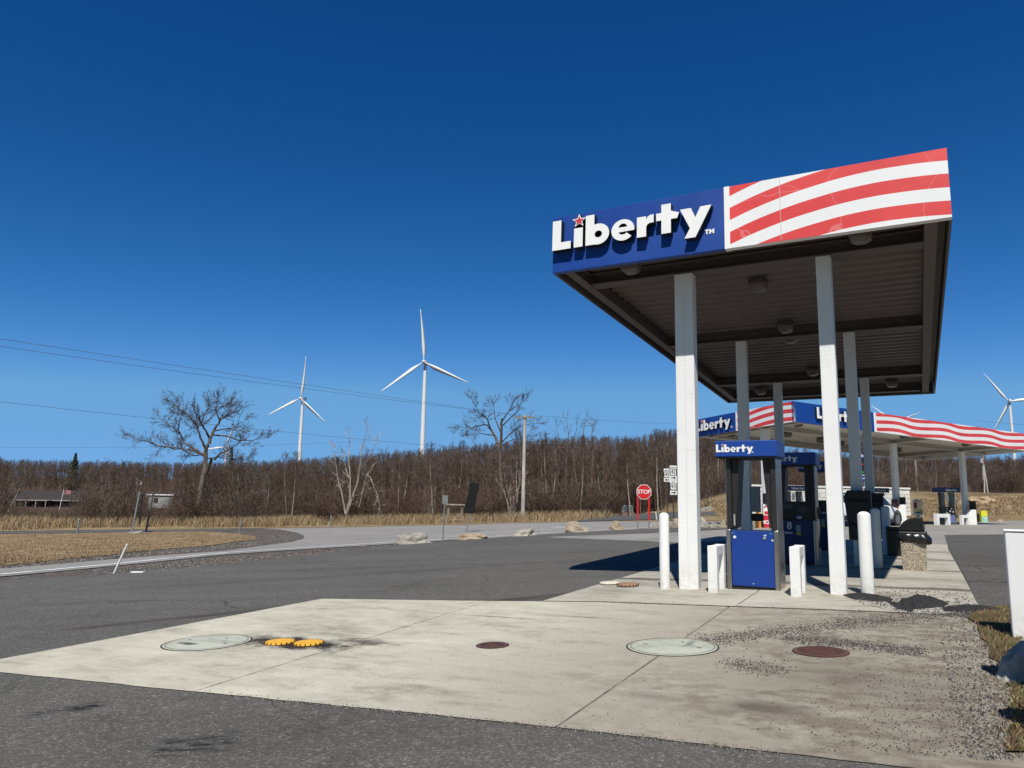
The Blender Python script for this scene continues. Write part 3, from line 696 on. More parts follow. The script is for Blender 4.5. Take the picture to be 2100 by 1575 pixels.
hero('bare_tree', 'tall crooked bare tree rising above the ridge just left of the crossarm pole', 'tree', 66, (1028, 1056), 700, 780, 3., [
 ([(985, 860), (985, 700), (978, 560), (975, 430)], .24, .17),
 ([(975, 430), (950, 350), (920, 300)], .15, .11, .6),
 ([(978, 420), (985, 320), (990, 240)], .15, .11, -.6),
 ([(925, 305), (880, 270), (800, 292), (735, 285)], .10, .025, .6),
 ([(920, 305), (900, 240), (850, 205), (820, 150)], .10, .025, -1.0),
 ([(985, 330), (945, 230), (935, 140)], .09, .02, 1.2),
 ([(990, 250), (1030, 190), (1055, 140)], .10, .025, 0),
 ([(980, 385), (1060, 310), (1120, 270), (1200, 260)], .09, .02, 1.0),
 ([(978, 410), (1050, 370), (1130, 350)], .07, .02, -1.0),
 ([(945, 340), (860, 330), (800, 345)], .07, .02, -1.4),
 ([(990, 280), (1080, 200), (1110, 150)], .08, .02, -1.5),
 ([(980, 480), (1030, 440), (1090, 430)], .06, .02, 1),
 ([(975, 500), (900, 460), (860, 440)], .06, .02, 1),
], bk_grey, bark('bark_limb_b', (.055, .045, .038), (.14, .11, .09)), 8, maxl=4, Lk=1.5, dens=1.35, rmin=.011)
hero('multi_stem_tree', 'pale many-stemmed small tree at the foot of the tall crooked tree', 'tree', 60, (1044, 1062), 700, 780, 3., [
 ([(1040, 850), (1025, 760), (1000, 680), (960, 620)], .10, .03, .5), ([(1045, 850), (1040, 740), (1010, 640), (1000, 560)], .09, .03, -.5),
 ([(1048, 850), (1075, 760), (1085, 690), (1110, 620)], .09, .03, .6), ([(1050, 850), (1060, 740), (1095, 640), (1090, 560)], .08, .02, -.7),
 ([(1045, 850), (1030, 700), (1050, 600)], .08, .02, 1)], bk_pale, bark('bark_ash', (.16, .13, .115), (.33, .28, .25)), 9, maxl=3, Lk=1.3, dens=.7, rmin=.015)
hero('multi_stem_tree', 'pale bare tree with broken hanging branches at the wood edge below the taller turbine', 'tree', 60, (712, 1058), 700, 780, 3., [
 ([(30, 830), (50, 740), (50, 600), (40, 460), (40, 350)], .12, .03, .5), ([(40, 800), (100, 640), (120, 520), (130, 430), (165, 320)], .10, .025, -.6),
 ([(25, 820), (0, 700), (-30, 600), (-50, 500)], .09, .03, .8), ([(150, 580), (180, 600), (220, 700), (235, 760)], .05, .02, 0), ([(110, 780), (150, 600), (160, 570), (120, 700)], .05, .02, 0),
 ([(45, 600), (0, 480), (-40, 420)], .06, .02, 1), ([(120, 520), (180, 470), (200, 380)], .05, .02, 1)], bk_pale, bark('bark_birch', (.22, .19, .165), (.46, .42, .37)), 12, maxl=3, Lk=1.5, dens=.8, rmin=.014)
hero('multi_stem_tree', 'cluster of slim bare stems with twiggy tops above the ridge right of the pole', 'tree', 68, (1190, 1052), 700, 780, 3., [
 ([(1400, 810), (1380, 650), (1385, 480), (1400, 330), (1390, 250)], .10, .025, .5), ([(1470, 800), (1480, 620), (1470, 450), (1490, 300), (1500, 260)], .10, .025, -.5),
 ([(1410, 810), (1450, 650), (1430, 480), (1440, 350), (1455, 270)], .09, .02, .9), ([(1500, 800), (1540, 640), (1550, 460), (1545, 330), (1560, 280)], .08, .02, 1),
 ([(1480, 790), (1500, 720), (1560, 690), (1640, 690)], .07, .02, -1), ([(1390, 800), (1330, 600), (1350, 430), (1330, 300)], .07, .02, 1)], bk_pale, bk_grey, 15, maxl=3, Lk=1.6, dens=1.0, rmin=.013)
# prototypes for the rows of the wood
def forest_tree(h, seed, lo=False):
    rnd = random.Random(seed); s = []; p = Vector((0, 0, -.2)); d = Vector((rnd.gauss(0, .05), rnd.gauss(0, .05), 1)).normalized()
    n = 9; r = h*.0105+.012
    for i in range(n):
        d = (d+Vector((rnd.gauss(0, .05), rnd.gauss(0, .05), .1))).normalized(); q = p+d*(h/n)
        s.append((p, q, r*(1-.85*i/n), r*(1-.85*(i+1)/n), 0)); p = q
        if i >= (4 if not lo else 3):
            for _ in range(4 if not lo else 3):
                grow(s, q, rdir(d, rnd.uniform(.35, .9), rnd), h*.23*rnd.uniform(.6, 1.2)*(1.1-.5*(i/n)), r*.35*(1.2-i/n), 2, 3 if lo else 4, rnd, .16, .16, (2, 4) if not lo else (3, 4), .6, .012 if not lo else .022)
        elif i > 1:
            grow(s, q, rdir(d, rnd.uniform(.5, 1.0), rnd), h*.14, r*.25, 2, 3, rnd, .12, .2, (1, 3), .55, .012 if not lo else .02)
    return s
def shrub(h, seed, n=9):
    rnd = random.Random(seed); s = []
    for _ in range(n):
        d = rdir(Vector((0, 0, 1)), abs(rnd.gauss(0, .5)), rnd)
        grow(s, Vector((rnd.gauss(0, .3), rnd.gauss(0, .3), -.1)), d, h*rnd.uniform(.6, 1), .022, 1, 3, rnd, .07, .18, (3, 4), .55, .011, .3, .8)
    return s
protos = []
for k in range(6): protos.append((seg_mesh(forest_tree(7.4+k*.25, 40+k), 0, random.Random(k)), 'f'))
lows = [seg_mesh(forest_tree(7.6+k*.2, 70+k, True), 0, random.Random(k), 1.2) for k in range(4)]
shrubs = [seg_mesh(shrub(2.6+.25*k, 90+k), 0, random.Random(k), 1.0) for k in range(5)]
def clear_of(x, y):
    t = x/y*F+CX
    if 30 < t < 192 and y < 104: return False
    if 300 < t < 372 and y < 92: return False
    return True
def stamp(name, items, mats):
    """one mesh out of many placed copies: (V,F), x, y, scale, rot, tilt, material"""
    VV = []; FF = []; MM = []; off = 0; cache = {}
    for (V, Fc), x, y, sx, sz, rz, mi in items:
        key = id(V)
        if key not in cache:
            a = np.array([tuple(v) for v in V], np.float32)
            cache[key] = (a, [np.array([f for f in Fc if len(f) == 4], np.int32)])
        a, (fa,) = cache[key]; c, s_ = math.cos(rz), math.sin(rz)
        b = np.empty_like(a); b[:, 0] = (a[:, 0]*c-a[:, 1]*s_)*sx+x; b[:, 1] = (a[:, 0]*s_+a[:, 1]*c)*sx+y; b[:, 2] = a[:, 2]*sz+gz(x, y)
        VV.append(b); FF.append(fa+off); off += len(a); MM.append(np.full(len(fa), mi, np.int32))
    VV = np.concatenate(VV); FF = np.concatenate(FF); MM = np.concatenate(MM)
    me = bpy.data.meshes.new(name); me.vertices.add(len(VV)); me.vertices.foreach_set('co', VV.ravel())
    me.loops.add(FF.size); me.loops.foreach_set('vertex_index', FF.ravel()); me.polygons.add(len(FF))
    me.polygons.foreach_set('loop_start', np.arange(0, FF.size, 4, dtype=np.int32))
    for m in mats: me.materials.append(m)
    me.polygons.foreach_set('material_index', MM); me.update(calc_edges=True)
    o = bpy.data.objects.new(name, me); COL.objects.link(o); return o
rnd = random.Random(21); items = []
def jt(): return rnd.uniform(0, 2*PI)
# mass of the wood: near belt dense, then up the hill
Y = 71.
while Y < 262:
    near = Y < 112; step = 2.0 if near else 2.3; X = -.80*Y
    while X < .80*Y:
        x = X+rnd.uniform(-1, 1)*step*.6; y = Y+rnd.uniform(-1, 1)*step*.6
        if clear_of(x, y) and not (x > .42*y and y < 76):
            src = rnd.choice(protos)[0] if Y < 104 else rnd.choice(lows); sc_ = rnd.uniform(.93, 1.03)*(.64+.19*sm((x/y+.45)/.55)-.30*sm((x/y-.26)/.10))*(.86 if near else .9)
            items.append((src, x, y, sc_*rnd.uniform(1., 1.3), sc_, jt(), rnd.choice((0, 0, 1, 2))))
        X += step
    Y += step*(1 if near else 1.5+Y/220)
print('wood trees', len(items))
tag(stamp('bare_wood', items, [tw_brown, bk_grey, tw_grey]), 'leafless brown wood covering the low hill to the horizon', 'wood', kind='stuff')
items = []
for _ in range(900):
    px = rnd.uniform(-80, 1400); x_ = (px-CX)/F; Y = rnd.uniform(62, 78) if px > 560 else rnd.uniform(55, 76)
    if px > 1240: Y = rnd.uniform(72, 82)
    if px < 130 and Y < 62: continue
    s_ = rnd.choice((rnd.uniform(.35, .7), rnd.uniform(.6, 1.1)))
    if not clear_of(x_*Y, Y): s_ *= .42
    items.append((rnd.choice(shrubs), x_*Y, Y, s_, s_, jt(), rnd.choice((0, 1, 1, 2))))
for _ in range(260):
    px = rnd.uniform(1400, 2200); Y = rnd.uniform(68, 78); x_ = (px-CX)/F
    s_ = rnd.uniform(.35, .8); items.append((rnd.choice(shrubs), x_*Y, Y, s_, s_, jt(), rnd.choice((0, 1, 2))))
tag(stamp('brush_thicket', items, [tw_brown, tw_red, tw_grey]), 'tangled reddish brown brush along the edge of the wood', 'brush', kind='stuff')
# front row of individual trees of the wood, trunk and crown apart
def split_tree(segs, seed):
    rr = random.Random(seed); return seg_mesh([s for s in segs if s[4] == 0], 9, rr), seg_mesh([s for s in segs if s[4] > 0], 0, rr)
firsts = []
for k, (mt, mc) in enumerate(((bk_grey, tw_grey), (bk_pale, tw_grey), (bk_grey, tw_brown), (bk_pale, tw_brown))):
    (tv, tf), (cv, cf) = split_tree(forest_tree(7.4+.3*k, 130+k), k)
    firsts.append((mesh_of('trunk', tv, tf, mt, smooth=True), mesh_of('crown', cv, cf, mc)))
FL = 'slim bare tree standing in the crowded front row of the wood behind the roadside'
fp = [(8, 66), (30, 63), (52, 68), (-20, 64), (205, 70), (228, 66), (250, 71), (300, 69), (335, 96), (420, 68), (455, 70), (492, 68), (520, 71), (548, 67), (575, 70), (600, 66), (622, 69), (640, 68), (662, 67), (690, 70), (745, 68), (770, 66), (800, 70), (832, 67), (860, 70), (885, 68), (915, 66), (940, 70), (965, 68), (1060, 70), (1095, 68), (1120, 70), (1150, 71), (1240, 74), (1275, 76), (1310, 75), (1345, 76), (1385, 74), (1445, 76), (1475, 74), (1505, 76), (1540, 75), (1570, 77), (1600, 74), (1660, 76), (1720, 75), (1740, 77), (1800, 74), (1815, 77), (1860, 75), (1900, 73), (1915, 76), (1935, 75), (1955, 77), (1978, 74), (2000, 77), (2045, 75), (2072, 77), (2090, 74)]
fp += [(rnd.uniform(560, 1420), rnd.uniform(61, 67)) for _ in range(13)]+[(rnd.uniform(215, 560), rnd.uniform(62, 67)) for _ in range(7)]
for i, (px, Y) in enumerate(fp):
    if Y < 72 and px < 560 and not clear_of((px-CX)/F*Y, Y): continue
    x = (px-CX)/F*Y; t = thing('bare_tree', FL, 'tree', (x, Y, gz(x, Y)), rnd.uniform(0, 6.28), 'bare trees in the front row of the wood')
    a = rnd.uniform(.85, 1.06)*(.66+.20*sm(((px-CX)/F+.45)/.55)-.30*sm(((px-CX)/F-.26)/.10)); a *= .92; t.scale = (a*1.1, a*1.1, a)
    if px < 60: t.rotation_euler = (R(-6), R(rnd.uniform(14, 26)), 0)
    for nm, me in zip(('trunk', 'crown'), firsts[i % 4 if i < 59 else (1, 3)[i % 2]]):
        o = bpy.data.objects.new(nm, me); COL.objects.link(o); o.parent = t
# birches right of the far canopy
def lonely(px, Y, h, lab, mt, mc, seed, cat='tree', name='birch_tree', lo=False):
    (tv, tf), (cv, cf) = split_tree(forest_tree(h, seed), seed); x = (px-CX)/F*Y
    t = thing(name, lab, cat, (x, Y, gz(x, Y)), 0)
    for nm, V, Fc, m in (('trunk', tv, tf, mt), ('crown', cv, cf, mc)):
        o = bpy.data.objects.new(nm, mesh_of(nm, V, Fc, m)); COL.objects.link(o); o.parent = t
    return t
wb = bark('bark_white', (.42, .40, .36), (.68, .66, .62))
lonely(2014, 66, 5.2, 'left one of the two white birches behind the low sandy wall', wb, tw_grey, 201)
lonely(2021, 68, 5.0, 'right one of the two white birches behind the low sandy wall', wb, tw_grey, 207)
lonely(1455, 58, 2.2, 'thin young bare sapling on the bank behind the boulder row', wb, tw_grey, 211, name='sapling')
# conifers and a green shrub
def conifer(name, lab, px, Y, h, wd, dens, cols, seed, cone=True):
    rr = random.Random(seed); x = (px-CX)/F*Y; t = thing(name, lab, 'tree' if cone else 'shrub', (x, Y, gz(x, Y)))
    tb = MB(); tb.tube((0, 0, -.2), (0, 0, h*.96), .12 if cone else .06, .02, 7); tb.build('trunk', bk_grey, t)
    V = []; Fc = []; mi = []
    for _ in range(dens):
        z = rr.random()**1.15; rad = wd*((1-z)**.8 if cone else math.sqrt(max(0, 1-(2*z-1)**2)))*rr.uniform(.35, 1)*rr.choice((.7, 1, 1.1)); a = rr.uniform(0, 6.28)
        c = Vector((rad*math.cos(a), rad*math.sin(a), h*(.1+.9*z)-rad*.15)); k = len(V)
        e = Vector((rr.gauss(0, 1), rr.gauss(0, 1), rr.gauss(-.2, .6))).normalized()*rr.uniform(.08, .22); f_ = e.orthogonal().normalized()*rr.uniform(.03, .07)
        V += [c-e-f_, c+e*.2-f_, c+e, c-e*.6+f_]; Fc.append((k, k+1, k+2, k+3)); mi.append(rr.randrange(len(cols)))
    o = bpy.data.objects.new('crown', mesh_of('crown', V, Fc, cols, mi)); COL.objects.link(o); o.parent = t; return t
gn = [plain('needles_dark', (.028, .045, .02), .8, var=.3), plain('needles_mid', (.055, .075, .03), .8, var=.3), plain('needles_olive', (.085, .085, .035), .8, var=.3)]
conifer('pine_tree', 'lone dark pine poking above the treeline behind the brown house', 162, 118, 7.3, 1.4, 2600, gn[:2], 1)
conifer('pine_tree', 'small dark pine on the ridge beside the distant turbine behind the oak crown', 480, 150, 8.6, 1.4, 1500, gn[:2], 2)
conifer('evergreen_shrub', 'low olive green pine bush at the wood edge right of the oak', 478, 67, 2.6, 2.1, 1900, gn[1:], 3, False)
# ------------------------------------------------------------ near canopy
blue = plain('sign_blue', (.009, .056, .30), .42, var=.10, scale=1.2, spec=.5)
white = plain('letter_white', (.86, .86, .85), .45, var=.03)
blk = plain('return_black', (.010, .010, .012), .5)
redp = plain('star_red', (.62, .04, .05), .45)
wpaint = worn_paint('white_paint', (.87, .87, .865), .3)
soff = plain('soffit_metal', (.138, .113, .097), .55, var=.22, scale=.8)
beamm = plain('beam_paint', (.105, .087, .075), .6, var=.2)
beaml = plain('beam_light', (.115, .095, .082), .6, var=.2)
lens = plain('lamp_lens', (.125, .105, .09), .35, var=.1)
soff2 = plain('soffit_beige', (.78, .73, .63), .55, var=.12, scale=.8)
beam2 = plain('beam_beige', (.55, .51, .45), .6, var=.12)
def stripe_mat(name, curve, period=.39, width=.20, border=.0):
    """flag stripes: UV.x 0..1 along the panel, UV.y 0 at the top edge and 1 at the bottom"""
    m, nt, b = _new(name); uv = N(nt, 'ShaderNodeTexCoord').outputs['UV']; sp = N(nt, 'ShaderNodeSeparateXYZ'); nt.links.new(uv, sp.inputs[0])
    fc = N(nt, 'ShaderNodeFloatCurve'); cv = fc.mapping.curves[0]
    while len(cv.points) < len(curve): cv.points.new(.5, .5)
    for i, (x, y) in enumerate(curve): cv.points[i].location = (x, y)
    fc.mapping.update(); nt.links.new(sp.outputs[0], fc.inputs['Value'])
    v = mathn(nt, 'ADD', mathn(nt, 'SUBTRACT', sp.outputs[1], fc.outputs[0]), width/2)
    v = mathn(nt, 'MODULO', mathn(nt, 'ADD', mathn(nt, 'DIVIDE', v, period), 10.), 1.0)
    k = mathn(nt, 'LESS_THAN', v, width/period)
    co = texco(nt); n1 = noise(nt, co, 1.2, 5); vor = N(nt, 'ShaderNodeTexVoronoi', feature='DISTANCE_TO_EDGE'); vor.inputs['Scale'].default_value = 1.1; dn = N(nt, 'ShaderNodeTexNoise'); dn.inputs['Scale'].default_value = 1.6; nt.links.new(co, dn.inputs['Vector']); nt.links.new(mixc(nt, .45, co, dn.outputs['Color'], 'ADD'), vor.inputs['Vector'])
    rd = ramp(nt, n1, [(.3, (.66, .045, .05)), (.7, (.78, .075, .07))])
    crack = mathn(nt, 'MULTIPLY', mathn(nt, 'LESS_THAN', vor.outputs['Distance'], .0045), .22)
    rd = mixc(nt, crack, rd, (.85, .6, .58)); wh = ramp(nt, n1, [(.3, (.80, .80, .80)), (.7, (.87, .87, .88))])
    k2 = mathn(nt, 'MULTIPLY', k, mathn(nt, 'GREATER_THAN', sp.outputs[0], border))
    nt.links.new(mixc(nt, k2, wh, rd), b.inputs['Base Color']); b.inputs['Roughness'].default_value = .4
    return m
CV1 = [(0, .45), (.2, .262), (.4, .135), (.62, .055), (.82, .048), (1, .085)]
flag_m = stripe_mat('flag_stripes', CV1)
def wave_curve(n, drop, amp=.11):
    out = []
    for i in range(33):
        t = i/32; f = ((t-.118)/.29) % 1
        y = -math.cos(PI*f/.38)*amp if f < .38 else math.cos(PI*(f-.38)/.62)*amp
        out.append((t, .455+y+drop*t))
    return out
flag2_m = stripe_mat('flag_stripes_waving', wave_curve(4, .06, .062), .385, .185)
def liberty(parent, M, s, starm=True, ext=0., names=True):
    """the lettering on a sign face; M maps (x right, y up, z out) to parent space; ext = depth of the letter returns"""
    for ch in 'Liberty':
        b = MB(); z = ext if ext else .004
        if ext:
            b.mesh(GLX[ch], M @ Matrix.Translation((0, 0, ext/2)) @ Matrix.Diagonal((s, s, ext*.98, 1)), 1)
        b.mesh(GLM[ch], M @ Matrix.Translation((0, 0, z+.002)) @ Matrix.Diagonal((s, s, 1, 1)), 0)
        b.build('letter', [white, blk], parent)
    b = MB()
    if ext: b.mesh(STARX, M @ Matrix.Translation((0, 0, ext/2)) @ Matrix.Diagonal((s, s, ext*.98, 1)), 1)
    b.mesh(STARW, M @ Matrix.Translation((0, 0, (ext or .004)+.004)) @ Matrix.Diagonal((s, s, 1, 1)), 0)
    b.mesh(STARR, M @ Matrix.Translation((0, 0, (ext or .004)+.008)) @ Matrix.Diagonal((s, s, 1, 1)), 2)
    b.build('star', [white, blk, redp], parent)
    b = MB(); b.mesh(TMM, M @ Matrix.Translation((4.50*s, -.06*s, .006)) @ Matrix.Diagonal((s*.72, s*.72, 1, 1)), 0); b.build('trademark', white, parent)
d1 = Vector((.8798, -.4753, .0026)).normalized(); d2 = Vector((.4778, .8772, -.0477)); d2 = (d2-d1*d2.dot(d1)).normalized(); n3 = d1.cross(d2)
CW, CL, CH = 5.40, 12.40, .92
can = thing('fuel_canopy', 'near white-columned fuel canopy with a blue lettered and red striped front fascia', 'canopy', (0, 0, 0))
CM = frameM((.60, 11.28, 4.91), d1, d2, n3); can.matrix_world = CM; bpy.context.view_layer.update()
CMI = CM.inverted()
SP = 2.66
b = MB(); b.box(0, SP, 0, .10, 0, CH); b.build('blue_panel', blue, can, bevel=.006)
b = MB(); b.box(SP, SP+.075, -.006, .10, -.004, CH+.004); b.build('divider_strip', white, can)
def striped(parent, x0, x1, y, mat_, nseg=40, h=CH, thick=.10, flip=False):
    b = MB(); vs = []; uvs = []
    for i in range(nseg+1):
        t = i/nseg; x = x0+(x1-x0)*t
        for z, v in ((0, 1), (h, 0)): vs.append((x, y, z)); uvs.append((t, v))
    b.add(vs, [(2*i, 2*i+2, 2*i+3, 2*i+1) for i in range(nseg)], 0, False, uvs)
    b.box(x0, x1, y+.004, y+thick, 0, h, 1); return b.build('striped_panel', [mat_, white], parent)
striped(can, SP+.075, CW, 0, flag_m)
b = MB()
for u in (SP+.75,): b.box(u-.003, u+.003, -.0015, -.001, .01, CH-.01)
b.build('panel_seam', plain('seam_grey', (.45, .45, .45), .6), can)
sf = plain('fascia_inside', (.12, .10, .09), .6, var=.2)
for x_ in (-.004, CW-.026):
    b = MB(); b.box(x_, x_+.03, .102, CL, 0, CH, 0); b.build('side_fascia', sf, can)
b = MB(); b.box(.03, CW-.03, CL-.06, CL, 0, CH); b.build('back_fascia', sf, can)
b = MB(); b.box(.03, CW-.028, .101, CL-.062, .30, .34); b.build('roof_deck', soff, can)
# corrugated soffit
b = MB(); vs = []; xs = (.30, CW-.30); v = .3; prof = []
while v < CL-.35:
    prof += [(v, .27), (v+.04, .235), (v+.13, .235), (v+.17, .27)]; v += .30
for (v, z) in prof: vs += [(xs[0], v, z), (xs[1], v, z)]
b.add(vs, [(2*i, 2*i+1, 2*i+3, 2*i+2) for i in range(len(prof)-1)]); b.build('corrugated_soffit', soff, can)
def hbeam(parent, x0, x1, y, z0, z1, fw_, mat_, along='x'):
    b = MB(); t = .018
    if along == 'x':
        b.box(x0, x1, y-fw_/2, y+fw_/2, z0, z0+t); b.box(x0, x1, y-.012, y+.012, z0+t, z1-t); b.box(x0, x1, y-fw_/2, y+fw_/2, z1-t, z1)
    else:
        b.box(y-fw_/2, y+fw_/2, x0, x1, z0, z0+t); b.box(y-.012, y+.012, x0, x1, z0+t, z1-t); b.box(y-fw_/2, y+fw_/2, x0, x1, z1-t, z1)
    return b.build('beam', mat_, parent)
VR = (.97, 5.38, 9.93)
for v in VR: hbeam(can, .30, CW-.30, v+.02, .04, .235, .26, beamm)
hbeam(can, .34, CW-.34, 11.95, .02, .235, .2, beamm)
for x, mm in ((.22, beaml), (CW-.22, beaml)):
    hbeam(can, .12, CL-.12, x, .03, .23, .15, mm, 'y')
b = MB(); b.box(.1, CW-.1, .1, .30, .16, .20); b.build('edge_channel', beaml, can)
def fixture(parent, x, y, z, s=1):
    b = MB(); q = .145*s
    def ring(a, zz): return [(x-a, y-a*.6, zz), (x-a*.6, y-a, zz), (x+a*.6, y-a, zz), (x+a, y-a*.6, zz), (x+a, y+a*.6, zz), (x+a*.6, y+a, zz), (x-a*.6, y+a, zz), (x-a, y+a*.6, zz)]
    vs = []; Z = [(q*.9, z), (q, z-.05*s), (q*1.03, z-.10*s), (q*.85, z-.17*s), (q*.5, z-.21*s)]
    for a, zz in Z: vs += ring(a, zz)
    b.add(vs, [(j*8+i, j*8+(i+1) % 8, j*8+8+(i+1) % 8, j*8+8+i) for j in range(len(Z)-1) for i in range(8)], 0)
    b.add(ring(q*.5, z-.21*s), [tuple(range(8))], 0); b.mm = 0
    o = b.build('light_fixture', lens, parent, bevel=.006)
    bb = MB(); bb.box(x-q, x+q, y-q, y+q, z, z+.03); bb.build('mounting_plate', beamm, o)
    return o
for u, v in ((1.13, .45), (4.36, .45), (2.72, 2.15), (2.72, 5.75), (2.75, 4.9), (2.75, 9.2), (1.13, 11.35), (4.42, 11.25)):
    fixture(can, u, v, .235 if v > .6 else .20)
gry_bolt = plain('bolt_rusty', (.22, .15, .10), .7, var=.3)
def column(parent, inv, u, v, w_, world_top, name='column', m=wpaint, ww=None):
    """upright column: world vertical, from ground to the beam"""
    p = W(u, v) if ww is None else ww; b = MB(); hw = w_/2
    M = inv @ Matrix.Translation(p) @ Matrix.Rotation(IA if ww is None else m2a, 4, 'Z'); h = world_top-p.z
    b.box(-hw, hw, -.105, .105, -.05, h, 0, M); o = b.build(name, m, parent, bevel=.012)
    bb = MB(); bb.box(-hw-.02, hw+.02, -.125, .125, 0, .025, 0, M); bb.build('base_plate', m, o)
    for bx_ in (-1, 1):
        bb = MB(); bb.tube(M @ Vector((bx_*(hw+.008), -.117, .02)), M @ Vector((bx_*(hw+.008), -.117, .042)), .009, .009, 6); bb.build('bolt', gry_bolt, o)
    if w_ > .25:
        bb = MB(); bb.box(-.004, .004, -.1062, -.1052, .1, h-.3, 0, M)
        for z_ in (1.38, 2.05, 2.9): bb.box(.01, hw*.9, -.1062, -.1052, z_, z_+.004, 0, M)
        bb.build('seam', plain('seam_line', (.66, .65, .61), .8), o)  # thin grey joint lines on the wide boxed column
    return o
for v in VR:
    for u in (1.80, 3.84):
        uu = u; w_ = .20
        if v < 1 and u < 2: w_ = .285; uu = 1.83
        top = (CM @ Vector((u, v, .04))).z
        column(can, CMI, uu, v, w_, top)
# letters on the front
LM = CM @ frameM((.035, 0, .30), Vector((1, 0, 0)), Vector((0, 0, 1)), Vector((0, -1, 0)))
LM = frameM((.045, 0, .315), Vector((1, 0, 0)), Vector((0, 0, 1)), Vector((0, -1, 0)))
liberty(can, LM @ Matrix.Diagonal((1, .93, 1, 1)), .520, ext=.12)

# ------------------------------------------------------------ far canopy
er = Vector((.9026, .4305, -.0349)).normalized(); el = Vector((-.4305, .9026, -.042)); el = (el-er*el.dot(er)).normalized(); nn = er.cross(el)
L2, W2, H2 = 17.6, 6.66, .93
can2 = thing('fuel_canopy', 'far fuel canopy seen from its corner with waving red and white stripes', 'canopy')
CM2 = frameM((12.67, 33.3, 4.98), er, el, nn); can2.matrix_world = CM2; bpy.context.view_layer.update(); CI2 = CM2.inverted()
m2a = math.atan2(er.y, er.x)
b = MB(); b.box(0, 5.20, 0, .1, 0, H2); b.build('blue_panel', blue, can2)
b = MB(); b.box(5.20, 5.36, -.006, .1, -.004, H2+.004); b.build('divider_strip', white, can2)
striped(can2, 5.36, L2, 0, flag2_m, 90, H2)
# left face: local frame pointing to -x ; x' runs from the far left end to the corner
FM = frameM((0, W2, 0), Vector((0, -1, 0)), Vector((1, 0, 0)), Vector((0, 0, 1)))
b = MB(); b.box(0, 2.95, 0, .1, 0, H2, 0, FM); b.build('blue_panel', blue, can2)
b = MB(); b.box(2.95, 3.05, -.006, .1, -.004, H2+.004, 0, FM); b.build('divider_strip', white, can2)
o = striped(can2, 3.05, W2-.0, 0, flag_m, 40, H2); o.matrix_local = FM
b = MB(); b.box(.1, L2-.1, .1, W2-.1, H2-.06, H2-.02); b.build('roof_deck', soff2, can2)
b = MB(); b.box(.1, L2, W2-.1, W2, 0, H2); b.build('back_fascia', wpaint, can2); b = MB(); b.box(L2-.1, L2, .1, W2-.1, 0, H2); b.build('end_panel', wpaint, can2)
b = MB(); vs = []; prof = []; v = .3
while v < L2-.35: prof += [(v, .27), (v+.05, .235), (v+.17, .235), (v+.22, .27)]; v += .40
for (v, z) in prof: vs += [(v, .3, z), (v, W2-.3, z)]
b.add(vs, [(2*i, 2*i+1, 2*i+3, 2*i+2) for i in range(len(prof)-1)]); b.build('corrugated_soffit', soff2, can2)
C2 = [(.80, 2.6), (9.72, 2.5), (15.35, 2.5)]
for u, v in C2: hbeam(can2, .3, W2-.3, u, .03, .235, .28, beam2, 'y')
for y_ in (.24, 2.55, W2-.24): hbeam(can2, .12, L2-.12, y_, .03, .23, .2, beam2)
for u, v in ((1.2, .9), (1.2, 5.4), (3.3, 3.6), (6.3, 4.2), (8.1, .6), (8.2, 4.6), (12.9, .6), (12.8, 4.6)): fixture(can2, u, v, .235, 1.35)
for i, (u, v) in enumerate(C2):
    p = CM2 @ Vector((u, v, .03)); g = Vector((p.x, p.y, gz(p.x, p.y))); column(can2, CI2, 0, 0, .46 if i == 0 else .33, p.z, ww=g)
s2 = .52
liberty(can2, frameM((1.32, 0, .26), Vector((1, 0, 0)), Vector((0, 0, 1)), Vector((0, -1, 0))), s2, ext=.12)
liberty(can2, FM @ frameM((.10, 0, .26), Vector((1, 0, 0)), Vector((0, 0, 1)), Vector((0, -1, 0))), .55, ext=.12)

